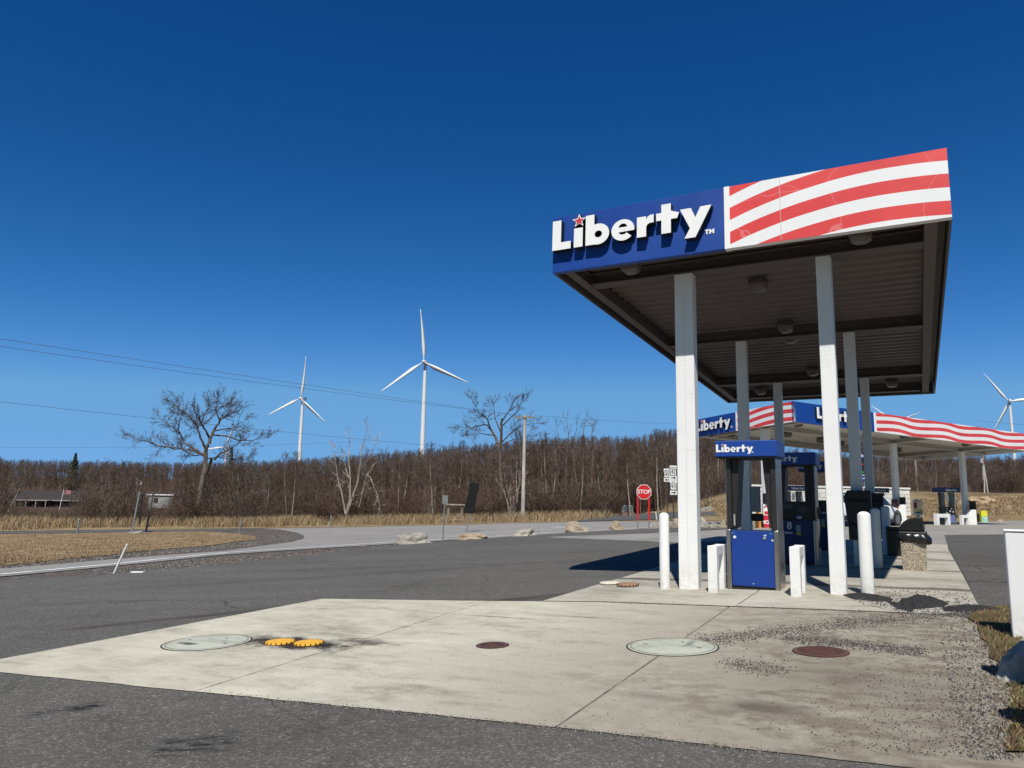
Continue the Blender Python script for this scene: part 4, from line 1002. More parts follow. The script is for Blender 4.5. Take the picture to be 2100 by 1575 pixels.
# ------------------------------------------------------------ pumps
steel = plain('stainless_steel', (.46, .43, .39), .30, 1.0, var=.15, scale=2.5)
pblk = plain('pump_black', (.018, .017, .017), .5, var=.2)
gry = plain('grey_metal', (.30, .31, .32), .5, var=.1)
panelb = plain('door_blue', (.006, .043, .27), .45, var=.06, scale=1)
scr = plain('screen_glass', (.02, .025, .03), .12, spec=.8)
def lab_mat(): return plain('label_white', (.75, .75, .73), .6, var=.05)
def make_pump(label, full):
    t = thing('fuel_pump', label, 'fuel pump', group='fuel pumps on the near island')
    b = MB(); b.box(-.33, .33, .03, .50, 0, .06); b.build('plinth', pblk, t)
    b = MB(); b.box(-.30, .30, .04, .49, .06, .86 if not full else 1.22); b.build('cabinet', pblk, t)
    for s in (-1, 1):
        b = MB(); x0, x1 = (s*.295, s*.365); b.box(min(x0, x1), max(x0, x1), .0, .52, .0, .88); b.build('lower_pillar', steel, t, bevel=.02)
        b = MB(); b.box(min(s*.275, s*.345), max(s*.275, s*.345), .02, .50, .88, 1.90, 0)
        o = b.build('upper_pillar', [pblk], t, bevel=.012)
        bb = MB(); q = s*.345; bb.box(min(q, q+s*.012), max(q, q+s*.012), .03, .50, .88, 1.90); bb.build('side_trim', steel, o)
        b = MB(); b.prism([(s*.27, .90), (s*.235, .90), (s*.165, 1.88), (s*.27, 1.88)], .06, .44, 'y'); b.build('hose_guard', pblk, t)
    top = MB(); top.box(-.47, .40, -.10, .60, 1.92, 2.15); tp = top.build('topper', blue, t, bevel=.01)
    b = MB(); b.box(-.45, .38, -.08, .58, 1.895, 1.918); b.build('topper_trim', pblk, tp)
    liberty(tp, frameM((-.455, -.101, 1.985), Vector((1, 0, 0)), Vector((0, 0, 1)), Vector((0, -1, 0))), .112)
    if not full:
        b = MB(); b.box(-.292, .292, .022, .04, .085, .86); pn = b.build('door_panel', panelb, t, bevel=.004)
        for x, m_ in ((-.245, lab_mat()), (.17, gry)):
            b = MB(); b.tube((x, .021, .765), (x, .008, .765), .022, .020, 14); b.build('lock', m_, pn)
        b = MB(); b.tube((.0, .021, .125), (.0, .014, .125), .007, .007, 8); b.build('screw', lab_mat(), pn)
        sb = plain('sticker_teal', (.05, .22, .32), .6)
        b = MB()
        for x, z in ((-.285, .825), (.245, .83)): b.box(x, x+.03, .018, .0215, z-.012, z+.01)
        b.build('sticker', sb, pn); b = MB(); b.box(-.262, -.238, .058, .0595, .93, 1.09); b.build('caution_label', gry, t)
        b = MB(); b.box(.262, .290, .018, .0215, .735, .745); b.box(.268, .285, .018, .0215, .725, .75); b.box(.155, .19, .018, .0215, .795, .803); b.box(.175, .195, .018, .0215, .80, .815); b.build('sticker', lab_mat(), pn)
    else:
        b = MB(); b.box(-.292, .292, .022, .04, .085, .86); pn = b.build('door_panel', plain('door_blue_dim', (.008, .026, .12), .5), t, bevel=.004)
        b = MB(); b.box(-.285, .285, .015, .04, .88, 1.22); fp_ = b.build('control_panel', pblk, t, bevel=.008)
        b = MB(); b.box(-.24, -.06, .010, .0148, 1.08, 1.17); b.build('display', scr, fp_)
        for z in (1.10, 1.06, 1.02): 
            b = MB(); b.box(.03, .2, .010, .0148, z, z+.02); b.build('keypad_row', plain('key_grey', (.09, .09, .09), .5), fp_)
        b = MB(); b.box(.01, .10, .012, .0148, .895, .945); b.build('card_label', plain('label_lilac', (.5, .48, .6), .6), fp_)
        eight = text_mesh('8', .19, .003); b = MB(); b.mesh(eight, FRONT(-.13, .018, .755)); b.build('pump_number', lab_mat(), pn)
        b = MB(); b.box(-.22, -.08, .018, .0215, .605, .645); b.build('sticker', plain('label_lilac', (.5, .48, .6), .6), pn)
        b = MB(); [b.box(-.01, .07, .018, .0215, .66+.03*k, .682+.03*k) for k in range(4)]; b.build('sticker', plain('label_teal', (.30, .48, .52), .6), pn)
        b = MB(); b.box(-.005, .075, .018, .0215, .59, .65); b.build('sticker', plain('label_yellow', (.5, .4, .06), .6), pn)
        nz = MB(); nz.path([(.36, .25, 1.05), (.40, .24, .95), (.41, .22, .75), (.39, .2, .55), (.37, .3, .35)], .014, 6); nz.build('hose', pblk, t)
        nz = MB(); nz.box(.368, .40, .18, .30, .9, 1.12); nz.build('nozzle', pblk, t, bevel=.01)
    return t
PU = 2.72
p1 = make_pump('blue-doored fuel pump with an open frame at the near end of the near island', False); p1.location = W(PU, 1.0); p1.rotation_euler = (0, 0, IA)
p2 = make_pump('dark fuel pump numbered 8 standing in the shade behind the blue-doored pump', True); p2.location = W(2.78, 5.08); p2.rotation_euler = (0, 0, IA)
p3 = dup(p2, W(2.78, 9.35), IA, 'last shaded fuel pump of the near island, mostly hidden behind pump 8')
for c in kids(p3):
    for g_ in kids(c):
        if g_.name.startswith('pump_number'): bpy.data.objects.remove(g_)
# U-shaped guards
def u_guard(x, y, rz, label, h=.68, L=.56, name='pump_guard', r_=.065):
    t = thing(name, label, 'guard rail', gxy(x, y), rz)
    for y0 in (0, L-2*r_):
        b = MB(); b.box(-r_, r_, y0, y0+2*r_, -.03, h); b.build('post', wpaint, t, bevel=.008)
    b = MB(); b.box(-r_+.003, r_-.003, 2*r_-.004, L-2*r_+.004, h-2*r_, h-.003); b.build('top_rail', wpaint, t, bevel=.008); return t
p = W(2.255, .55); u_guard(p.x, p.y, IA, 'white square-tube guard left of the blue pump door')
p = W(3.36, .46); u_guard(p.x, p.y, IA, 'white square-tube guard right of the blue pump door')
# bollards
def bollard(p, h, r, label, m=wpaint, grp='white pipe bollards around the near island'):
    b = MB(); b.lathe([(r, -.03), (r, h-.035), (r*.95, h-.015), (r*.78, h+.005), (r*.45, h+.02), (.001, h+.025)], 28)
    o = b.build('bollard', m); o.location = p; return tag(o, label, 'bollard', grp)
bollard(W(1.49, .82), 1.12, .073, 'white bollard just left of the front left column of the near canopy')
rusty = worn_paint('white_paint_rusty', (.85, .845, .82), 1.2)
bollard(W(4.19, .97), 1.10, .082, 'rust-stained white bollard just right of the front right column of the near canopy', rusty)
bollard(W(4.14, 5.06), 1.08, .084, 'second white bollard along the right side of the near island, before the trash can')
bollard(W(4.19, 8.68), 1.08, .088, 'third white bollard on the right side of the island, left of the trash can')
bollard(gxy(7.33, 21.0), .98, .082, 'shaded bollard seen through the frame of the blue-doored pump')
# service boxes hung on the right-hand columns
def service_box(u, v, w_, h, z0, label):
    p = W(u, v); t = thing('windshield_service_unit', label, 'service unit', p, IA, 'black service units on the near canopy columns')
    b = MB(); b.prism([(-w_/2, z0+h-.12), (-w_/2+.06, z0+h), (w_/2, z0+h), (w_/2, z0), (-w_/2+.05, z0)], -.33, -.11, 'y'); o = b.build('body', pblk, t, bevel=.02)
    b = MB(); b.box(-w_/2+.08, w_/2-.05, -.338, -.331, z0+h-.22, z0+h-.15); b.build('towel_slot', plain('slot_dark', (.006, .006, .006), .7), o)
    b = MB(); b.box(-w_/2+.06, w_/2-.04, -.35, -.1, z0-.28, z0-.002); b.build('bucket', plain('bucket_black', (.03, .03, .03), .6), t, bevel=.02); return t
service_box(3.86, 5.38, .46, .62, .80, 'black windshield service unit on the middle right column, with a sloped shoulder')
service_box(3.93, 9.93, .40, .80, .60, 'black windshield service unit on the rear right column')
p = W(1.80, 5.38); t = thing('electrical_panel', 'grey electrical panel box fixed to the middle left column', 'electrical box', p, IA)
b = MB(); b.box(.105, .275, -.09, .07, 1.02, 1.52); b.build('enclosure', gry, t, bevel=.008); b = MB(); b.box(.27, .281, -.06, -.03, 1.2, 1.3); b.build('latch', pblk, t)
b = MB(); b.box(.11, .33, -.08, .06, .84, .985); b.build('conduit_box', pblk, t, bevel=.03)
p = W(4.22, 8.25); t = thing('squeegee_stand', 'black squeegee bucket stand partly hidden behind the trash can lid', 'squeegee stand', p, IA)
b = MB(); b.box(-.02, .26, .0, .30, 0, .60); b.build('bucket', pblk, t, bevel=.02); b = MB(); b.box(-.03, .27, -.01, .31, .602, .66); b.build('rim', plain('lid_black', (.014, .013, .013), .35), t, bevel=.01)
# trash can
agg, nt, bb_ = _new('exposed_aggregate'); co = texco(nt); vo = N(nt, 'ShaderNodeTexVoronoi'); vo.inputs['Scale'].default_value = 75; nt.links.new(co, vo.inputs['Vector'])
s_ = N(nt, 'ShaderNodeSeparateColor'); nt.links.new(vo.outputs['Color'], s_.inputs[0])
nt.links.new(ramp(nt, s_.outputs[0], [(0, (.16, .12, .08)), (.3, (.34, .27, .19)), (.6, (.48, .40, .30)), (.9, (.62, .55, .45)), (1, (.12, .09, .07))]), bb_.inputs['Base Color']); bb_.inputs['Roughness'].default_value = .9
bump(nt, bb_, vo.outputs['Distance'], 1, .01)
lid = plain('lid_plastic', (.013, .012, .012), .33, var=.3); bagm = plain('bag_black', (.012, .012, .013), .32, spec=.6)
p = W(4.73, 5.02); t = thing('trash_can', 'pebble-faced concrete trash can with a black hood and a bag hanging over its rim', 'trash can', p, IA)
b = MB(); a0, a1 = .185, .205
vs = [(-a0, -a0, 0), (a0, -a0, 0), (a0, a0, 0), (-a0, a0, 0), (-a1, -a1, .60), (a1, -a1, .60), (a1, a1, .60), (-a1, a1, .60)]
b.add(vs, [(3, 2, 1, 0), (4, 5, 6, 7), (0, 1, 5, 4), (1, 2, 6, 5), (2, 3, 7, 6), (3, 0, 4, 7)]); b.build('body', agg, t, bevel=.012)
b = MB(); b.box(-.225, .225, -.225, .225, .602, .70); b.build('rim', lid, t, bevel=.02)
pr = [(-.215, .705)]+[(-.215+.36*(1-math.cos(a_)), .705+.25*math.sin(a_)) for a_ in [PI/2*q/10 for q in range(1, 11)]]+[(.168, .945), (.185, .705)]
b = MB(); b.prism(pr, -.20, .20, 'y'); hd = b.build('hood', lid, t, bevel=.012)
b = MB(); b.box(.187, .197, -.13, .13, .73, .88); b.build('flap', lid, hd, bevel=.004)
b = MB(); b.prism([(x*.86-.004, .705+(z-.705)*.86+.02) for x, z in pr], -.207, -.2005, 'y'); b.build('side_rib', lid, hd, bevel=.004)
b = MB(); rr = random.Random(2); ring = []; vs = []; K = 40
for j, (of, z) in enumerate(((.226, .655), (.245, .62), (.240, .57), (.226, .535), (.212, .545))):
    for i in range(K):
        a = 2*PI*i/K; c_, s_ = math.cos(a), math.sin(a); q = of/max(abs(c_), abs(s_)); q = min(q, of*1.25); wv = (.012*math.sin(i*2.1)+.010*rr.uniform(-1, 1))*(j > 0)
        ex = .05*max(0, math.cos(a+.5))**4*(j in (1, 2, 3)); vs.append(((q+wv+ex)*c_, (q+wv+ex)*s_, z+wv-.05*max(0, math.cos(a+.4))**2*(j > 0)))
b.add(vs, [(j*K+i, j*K+(i+1) % K, (j+1)*K+(i+1) % K, (j+1)*K+i) for j in range(4) for i in range(K)], 0, True); b.build('bag', bagm, t)
# lids in the slab
def cover(name, u, v, r, label, m, z=.0385, ring=None, dome=0, notch=0, grp=None, cat='manhole cover'):
    p = W(u, v, 0); p.z = gz(p.x, p.y)+z; t = thing(name, label, cat, p, IA, grp)
    # follow the slope of the slab
    e = .3; nx = (gz(p.x+e, p.y)-gz(p.x-e, p.y))/(2*e); ny = (gz(p.x, p.y+e)-gz(p.x, p.y-e))/(2*e)
    t.rotation_euler = (Quaternion(Vector((0, 0, 1)).rotation_difference(Vector((-nx, -ny, 1)).normalized())) @ Quaternion((0, 0, 1), IA)).to_euler()
    if ring:
        b = MB(); K = 56; vs = [((r+d)*math.cos(2*PI*i/K), (r+d)*math.sin(2*PI*i/K), .001) for d in (-.02, .016) for i in range(K)]
        b.add(vs, [(i, (i+1) % K, K+(i+1) % K, K+i) for i in range(K)]); b.build('frame_ring', ring, t)
    b = MB(); prof = [(r, .002), (r*.985, .0045+dome*.5), (r*.92, .005+dome*.8), (r*.6, .0055+dome), (.001, .0055+dome)]
    b.lathe(prof, 56, smooth=not dome); o = b.build('lid', m, t)
    if not notch:
        b = MB()
        for s_ in (-1, 1): b.box(s_*r*.62-.022, s_*r*.62+.022, -.009, .009, .0055, .0075)
        b.tube((r*.1, r*.5, .0052), (r*.1, r*.5, .0078), .012, .012, 10); b.build('pick_hole', plain('hole_dark', (.02, .018, .016), .9), t)
        b = MB(); K = 56; vs = [((r+d)*math.cos(2*PI*i/K), (r+d)*math.sin(2*PI*i/K), .0068) for d in (-.030, -.022) for i in range(K)]
        b.add(vs, [(i, (i+1) % K, K+(i+1) % K, K+i) for i in range(K)]); b.build('rim_groove', plain('groove_grime', (.16, .13, .10), .9), t)
    if notch:
        b = MB()
        for k in range(18):
            a = 2*PI*k/18; M_ = Matrix.Rotation(a, 4, 'Z'); b.box(r*.955, r+.0015, -.006, .006, .003, .010+dome*.60, 0, M_)
        b.build('notch', plain('notch_black', (.03, .025, .02), .9), t)
        b = MB(); b.tube((0, 0, .0055+dome), (0, 0, .011+dome), .035, .03, 16); b.build('cap', m, t)
    return t
mc = concrete('manhole_paint', .49, (.97, 1.0, .83), stains=[(-.1, -.15, .16, .06, .9, (.06, .05, .04)), (.1, .1, .25, .03, .5, (.15, .2, .17))])
mc2 = concrete('manhole_paint_b', .48, (.97, 1.0, .83), stains=[(.12, .18, .05, .2, .7, (.10, .13, .11)), (-.2, -.1, .1, .05, .5, (.12, .13, .11))])
ringd = plain('ring_black', (.035, .03, .028), .9)
cover('manhole_cover', -1.70, -4.63, .425, 'large pale green manhole cover with a dark ring at the left of the slab', mc, ring=ringd)
cover('manhole_cover', 2.77, -3.20, .405, 'large pale green manhole cover on the right-hand joint of the slab', mc2, ring=ringd)
yel = plain('fill_cap_yellow', (.80, .42, .03), .55, var=.12, scale=14, grime=((.25, .12, .03), .5))
cover('fill_cap', -.955, -4.36, .152, 'left one of the two yellow fuel fill caps in the oil stain', yel, dome=.014, notch=1, cat='fill cap')
cover('fill_cap', -.635, -4.29, .150, 'right one of the two yellow fuel fill caps in the oil stain', yel, dome=.014, notch=1, cat='fill cap')
rb = plain('rust_brown', (.075, .028, .022), .75, var=.2, scale=12, grime=((.16, .06, .03), .5))
cover('access_cover', 1.165, -3.72, .160, 'small rust brown round cover between the yellow caps and the right manhole', rb, cat='access cover')
cover('access_cover', 4.02, -2.98, .235, 'larger rust brown round cover at the right of the slab among the crumbs', rb, cat='access cover')
wpc = plain('cap_white', (.62, .58, .48), .7, var=.2)
cover('fill_cap', .50, 1.16, .16, 'flat white fill cap at the left edge of the island apron', wpc, z=.051, dome=.02, cat='fill cap')
cover('fill_cap', .86, .98, .17, 'rusty notched fill cap at the left edge of the island apron', plain('cap_rust', (.30, .17, .11), .8, var=.4, scale=20), z=.051, dome=.03, notch=1, cat='fill cap')
# heaps of black asphalt patch
def heap(name, label, pl, hh, seed):
    rr = random.Random(seed); pts = [G(*q) for q in pl]; c = sum(pts, Vector())/len(pts); b = MB(); K = len(pts)*4; vs = []
    out = []
    for i in range(len(pts)):
        a, e = pts[i], pts[(i+1) % len(pts)]
        for k in range(4): out.append(a.lerp(e, k/4))
    for j, (s, h) in enumerate(((1, .03), (.93, .35), (.75, .75), (.5, .95), (.25, 1.0))):
        for q in out:
            x = c.x+(q.x-c.x)*s*rr.uniform(.97, 1.03); y = c.y+(q.y-c.y)*s*rr.uniform(.97, 1.03); vs.append((x, y, gz(x, y)+.04+hh*h*rr.uniform(.75, 1.2)))
    vs = [(v[0]-c.x, v[1]-c.y, v[2]-c.z) for v in vs]
    b.add(vs, [(j*K+i, j*K+(i+1) % K, (j+1)*K+(i+1) % K, (j+1)*K+i) for j in range(4) for i in range(K)]+[tuple(4*K+i for i in range(K))], 0, False)
    o = b.build(name, asphalt('fresh_patch', .028, .4, (1, .95, .95), speck=.8)); o.location = c; return tag(o, label, 'asphalt patch')
heap('asphalt_patch', 'long low heap of black asphalt patch at the foot of the rust-stained bollard', [(1728, 1227), (1760, 1223), (1800, 1228), (1832, 1236), (1826, 1241), (1790, 1240), (1750, 1236)], .035, 1)
heap('asphalt_patch', 'rounded black asphalt heap in the gap between slab and lane', [(1846, 1240), (1872, 1232), (1905, 1234), (1945, 1245), (1935, 1252), (1880, 1257), (1850, 1250)], .07, 2)
heap('asphalt_patch', 'flat dark asphalt spill ending at the grass beside the lane', [(1930, 1254), (1975, 1248), (2030, 1252), (2060, 1258), (2000, 1262), (1940, 1262)], .03, 3)
heap('asphalt_patch', 'thin black filling wedged between the first two asphalt heaps', [(1815, 1239), (1850, 1243), (1880, 1254), (1870, 1263), (1840, 1256)], .015, 4)
# ------------------------------------------------------------ right edge post and boulders
p = G(2078, 1318); t = thing('white_post', 'broad white square post cut by the right edge, standing behind a pale boulder', 'post', p, R(-31))
b = MB(); b.box(0, .36, 0, .22, -.1, 1.0); b.build('shaft', wpaint, t, bevel=.012)
b = MB(); b.box(-.01, .37, -.01, .23, 1.001, 1.02); b.build('cap', wpaint, t, bevel=.008)
rr_dummy = 0
def rock_mat(name, lo, hi, acc):
    m, nt, b = _new(name); co = texco(nt); n1 = noise(nt, co, 2.2, 9, .72, .8); n2 = noise(nt, co, 14, 6, .7); n3 = noise(nt, co, 1.1, 4, .6, 1)
    c = ramp(nt, n1, [(.33, lo), (.6, hi)]); c = mixc(nt, ramp(nt, n3, [(.5, (0,)*3), (.62, (.8,)*3)]), c, acc)
    c = mixc(nt, .5, c, ramp(nt, n2, [(.35, (.55,)*3), (.6, (1.15,)*3)]), 'MULTIPLY'); nt.links.new(c, b.inputs['Base Color']); b.inputs['Roughness'].default_value = .9
    bump(nt, b, mathn(nt, 'ADD', n1, n2), .8, .04); return m
rk = [rock_mat('rock_grey', (.19, .175, .15), (.42, .40, .35), (.36, .33, .26)), rock_mat('rock_rust', (.26, .20, .13), (.46, .38, .28), (.26, .11, .05)), rock_mat('rock_tan', (.24, .19, .13), (.46, .39, .30), (.33, .24, .15)), rock_mat('rock_pale', (.32, .28, .24), (.48, .45, .39), (.36, .28, .23))]
def boulder(loc, sx, sy, sz, seed, m, label=None, rz=0, name='boulder', grp=None, flat=.3, sink=.1, ret=False):
    rr = random.Random(seed); bm = bmesh.new(); bmesh.ops.create_icosphere(bm, subdivisions=4, radius=1)
    planes = [(Vector((rr.gauss(0, 1), rr.gauss(0, 1), rr.gauss(.2, .8))).normalized(), rr.uniform(.55, .95)) for _ in range(16)]
    fr = [Vector((rr.gauss(0, 1), rr.gauss(0, 1), rr.gauss(0, 1)))*3 for _ in range(6)]; ph = [rr.uniform(0, 6) for _ in range(6)]
    for v in bm.verts:
        c = v.co.normalized(); r = 1.0
        for n_, d in planes:
            q = c.dot(n_)
            if q > 0 and r*q > d: r = d/q*.96+r*.04
        r += sum(.035*math.sin(f_.dot(c)*1.3+h) for f_, h in zip(fr, ph))+rr.uniform(-.02, .02)
        v.co = Vector((c.x*r*sx, c.y*r*sy, max(-sink, c.z*r)*sz))
    me = bpy.data.meshes.new(name); bm.to_mesh(me); bm.free(); me.materials.append(m)
    for p_ in me.polygons: p_.use_smooth = False
    o = bpy.data.objects.new(name, me); COL.objects.link(o); o.location = loc; o.rotation_euler = (0, 0, rz)
    return tag(o, label, 'boulder', grp)
def bpx(x0, x1, y0, y1, seed, m, label, name='boulder', grp=None, dep=.7, sink=.15):
    g = G((x0+x1)/2, y1); k = g.y/F; w_ = (x1-x0)*k/2*1.08; h = (y1-y0)*k; g.y += w_*dep*.6; g.z = gz(g.x, g.y)
    return boulder(g, w_, w_*dep, h/.95, seed, m, label, 0, name, grp, sink=sink)
BG = 'boulders along the edge of the lot'
bpx(806, 889, 1093, 1116, 3, rk[0], 'long grey boulder at the left end of the row, left of the metal sign post', grp=BG)
bpx(935, 1011, 1091, 1107, 5, rk[1], 'flat rust-streaked boulder below the black covered sign', grp=BG)
bpx(1047, 1105, 1079, 1101, 9, rk[3], 'pale layered boulder at the foot of the utility pole in the picture', grp=BG)
bpx(1150, 1215, 1071, 1093, 12, rk[2], 'tan pointed boulder midway between the utility pole and the stop sign', grp=BG)
bpx(1249, 1281, 1067, 1088, 14, rk[1], 'small upright brown boulder just left of the stop sign', grp=BG)
wl_ = [(1327, 1352, 1069, 1084), (1350, 1378, 1066, 1083), (1376, 1400, 1064, 1082), (1432, 1460, 1062, 1083), (1455, 1478, 1070, 1084), (1474, 1496, 1066, 1083), (1492, 1514, 1070, 1084), (1400, 1434, 1064, 1083)]
for i, q in enumerate(wl_): bpx(*q, 30+i, rk[i % 4], 'rough rock in the piled rock row right of the stop sign', 'rock', 'rocks of the dry-laid row')
for i, (q, lb) in enumerate((((1440, 1466, 1037, 1049), 'flat grey slab rock lying on the bank behind the front left column'), ((1500, 1512, 1050, 1060), 'orange brown rock on the bank seen through the pump frame'))): bpx(*q, 60+i, rk[0 if i == 0 else 1], lb, dep=.6)
for i, q in enumerate([(1968, 1990, 1017, 1033), (1986, 2012, 1017, 1031), (2008, 2046, 1016, 1031), (1990, 2040, 1024, 1034), (1965, 1985, 1026, 1036)]): bpx(*q, 70+i, rock_mat('rock_sand', (.30, .21, .12), (.52, .40, .25), (.24, .13, .07)) if i == 0 else bpy.data.materials['rock_sand'], 'sandy brown block in the low stacked wall behind the far canopy pump', 'stone_block', 'blocks of the low sandy wall', sink=1.0)
for i, (q, lb) in enumerate((((2008, 2026, 1038, 1043), 'bright sandy flat stone on the bank left of the other bright stone'), ((2063, 2078, 1038, 1045), 'bright sandy stone farthest right on the bank'), ((2045, 2065, 1064, 1071), 'yellowish stones heaped at the foot of the bank near the display stand'))): bpx(*q, 80+i, bpy.data.materials['rock_sand'], lb, dep=.5)
# big rock at the right edge, then added shadow-casting posts
p = G(2128, 1398); boulder(p, .44, .34, .30, 91, rk[3], 'pale blocky boulder cut by the right edge in front of the white post', .5, sink=.2)
for x, y, w_, h_, lb in ((3.42, 4.72, .50, 1.85, 'tallest of the unseen white posts added beyond the right edge to cast shadows'), (2.87, 3.98, .40, 1.25, 'middle unseen white post added beyond the right edge to cast its shadow'), (2.66, 3.66, .35, .80, 'lowest unseen white post added beyond the right edge to cast its shadow')):
    o = MB().box(0, w_, 0, .2, -.1, h_).build('white_post', wpaint, bevel=.04); o.location = gxy(x, y); o.rotation_euler = (0, 0, R(-31)); tag(o, lb, 'post')  # stand-in posts added out of view to cast the shadows at right
# ------------------------------------------------------------ signs and posts along the road
galv = plain('galvanised', (.36, .38, .39), .45, .6, var=.15)
sback = plain('sign_back', (.26, .28, .28), .5, .5, var=.1)
red = plain('stop_red', (.60, .018, .022), .45, var=.05); wsig = plain('sign_white', (.80, .80, .80), .5, var=.03); bsig = plain('sign_black', (.012, .012, .012), .5)
def octo(r): return [(r*math.cos(PI/8+k*PI/4), r*math.sin(PI/8+k*PI/4)) for k in range(8)]
g = G(1321, 1087); k = g.y/F; t = thing('stop_sign', 'red octagonal STOP sign on two red posts beside the last boulder', 'stop sign', g)
for x in (-.27, .22):
    b = MB(); b.box(x-.035, x+.035, -.02, .02, .42, 1.60); b.build('post', red, t); b = MB(); b.box(x-.03, x+.03, -.018, .018, -.1, .419); b.build('post_foot', galv, t)
Rr = 14.8*k/math.cos(PI/8); zc = (1087-1011)*k
b = MB(); b.prism([(x, z+zc) for x, z in octo(Rr)], -.045, -.035, 'y'); pl = b.build('sign_plate', wsig, t)
b = MB(); b.prism([(x, z+zc) for x, z in octo(Rr*.93)], -.049, -.0455, 'y'); b.build('red_field', red, pl)
b = MB(); b.mesh(text_mesh('STOP', Rr*.72, .004, spacing=.92), FRONT(0, -.052, zc)); b.build('lettering', wsig, pl)
# route signs
def rt(px, py_b, panels, label):
    g = G(px, py_b); k = g.y/F; t = thing('route_sign', label, 'route sign', g)
    top = max(z for z, h, s in panels); b = MB(); b.box(-.035, .035, -.01, .03, -.1, top+.1); b.build('post', plain('post_dark', (.05, .042, .036), .7), t)
    for z, h, s in panels:
        w_ = .22; b = MB(); b.box(-w_, w_, -.035, -.02, z-h/2, z+h/2); pl = b.build('sign_plate', wsig, t)
        b = MB()
        if s in '<>':
            sg = -1 if s == '<' else 1; b.prism([(sg*q, z+e) for q, e in ((-.15, -.03), (.03, -.03), (.03, -.09), (.17, 0), (.03, .09), (.03, .03), (-.15, .03))][::sg], -.042, -.037, 'y')
        else:
            sz_ = h*.72 if s.isdigit() else h*.42; b.mesh(text_mesh(s, sz_, .006 if s.isdigit() else .003), FRONT(0, -.039, z))
            if s.isdigit():
                for a in ((-w_, w_, z-h/2, z-h/2+.04), (-w_, w_, z+h/2-.04, z+h/2), (-w_, -w_+.04, z-h/2+.041, z+h/2-.041), (w_-.04, w_, z-h/2+.041, z+h/2-.041)): b.box(a[0]-.0, a[1]+.0, -.0375, -.0355, a[2], a[3])
        b.build('marking', bsig, pl)
kk = G(1369, 1066).y/F
Z = lambda y, y0: (y0-y)*kk
rt(1369, 1066, [(Z(967, 1066), .26, 'NORTH'), (Z(975.5, 1066), .42, '42'), (Z(986, 1066), .26, '<')], 'left route marker assembly: NORTH 42 with an arrow to the left')
rt(1382, 1069, [(Z(967, 1067), .26, 'SOUTH'), (Z(975.5, 1067), .42, '42'), (Z(986, 1067), .26, '>'), (Z(994, 1067), .24, 'EAST'), (Z(1003, 1067), .42, '93'), (Z(1014, 1067), .26, '>')], 'right route marker assembly: SOUTH 42 above EAST 93 with arrows to the right')
def post_thing(name, label, cat, px, yb, yt, r, m, lean=0, grp=None, sq=False, top=None):
    g = G(px, yb); k = g.y/F; h = (yb-yt)*k; t = MB()
    if sq: t.box(-r, r, -r, r, -.1, h)
    else: t.tube((0, 0, -.1), (lean*k, 0, h), r, r, 8)
    if top: t.tube((lean*k, 0, h), (lean*k, 0, h+.03), r*1.5, r, 8)
    o = t.build(name, m); o.location = g; return tag(o, label, cat, grp)
post_thing('marker_stake', 'white stake leaning right at the corner of the lot on the left', 'stake', 230, 1176, 1118, .022, wsig, 25)
post_thing('marker_post', 'short pale marker post at the far side of the grass island, leftmost', 'marker post', 158, 1093, 1066, .05, galv, 2, top=1)
post_thing('marker_post', 'thin grey marker post at the right end of the grass island', 'marker post', 491, 1094, 1066, .045, galv, 1)
post_thing('marker_post', 'grey marker post on the verge left of the fallen pale branches', 'marker post', 678, 1081, 1057, .05, galv, 0)
post_thing('marker_stake', 'small white stake on the verge left of the route markers', 'stake', 1347, 1066, 1050, .04, wsig, -2)
post_thing('wooden_post', 'dark weathered short post between the wooden frame and the utility pole', 'post', 1007, 1071, 1035, .16, bk_dark, 0)
g = G(281, 1177); b = MB(); b.box(-.12, .14, -.05, .05, 0, .05); o = b.build('marker_block', wsig, bevel=.01); o.location = g; tag(o, 'flat white block on the ground beside the leaning white stake', 'block')
g = G(908, 1110); k = g.y/F; t = thing('road_sign', 'small grey sign seen from behind on a thin metal post beside the long grey boulder', 'road sign', g)
b = MB(); b.tube((0, 0, -.1), (.03, 0, 91*k), .024, .024, 8); b.build('post', galv, t); b = MB(); b.box(-.06, .14, -.03, -.024, 74*k, 91*k); b.build('sign_plate', sback, t, bevel=.003)
g = G(954, 1092); k = g.y/F; t = thing('covered_sign', 'tall leaning sign hidden under a black cover', 'covered sign', g)
b = MB(); b.tube((0, 0, -.1), (12*k, 0, 42*k), .03, .03, 8); b.build('post', galv, t)
b = MB(); b.prism([(x*k, z*k) for x, z in ((-5, 39), (16, 38), (21, 70), (26, 99), (7, 99), (4, 75))], -.10, .0, 'y'); b.build('cover', plain('cover_black', (.012, .013, .014), .85, var=.3, spec=.2), t, bevel=.03)
g = G(933, 1073); k = g.y/F; wdm = bark('weathered_wood', (.16, .135, .11), (.34, .30, .25)); t = thing('sign_stand', 'empty rustic wooden sign frame on the far verge', 'sign frame', g)
for x in (-14, 14):
    b = MB(); b.tube((x*k, 0, -.1), (x*k, 0, 35*k), .11, .09, 9); b.build('post', wdm, t)
for z, e in ((36, 19), (6, 13)):
    b = MB(); b.tube((-e*k, -.1, z*k), (e*k, -.1, z*k), .085, .08, 9); b.build('rail', wdm, t)
g = G(279, 1093); k = g.y/F; t = thing('road_sign', 'tall double-posted road sign seen almost edge-on behind the grass island', 'road sign', g)
for x, y, m_ in ((-7*k, -.1, galv), (3*k, .9, plain('post_dull', (.10, .11, .11), .6))):
    b = MB(); b.tube((x, y, -.1), (x+9*k, y, 82*k), .055, .055, 8); b.build('post', m_, t)
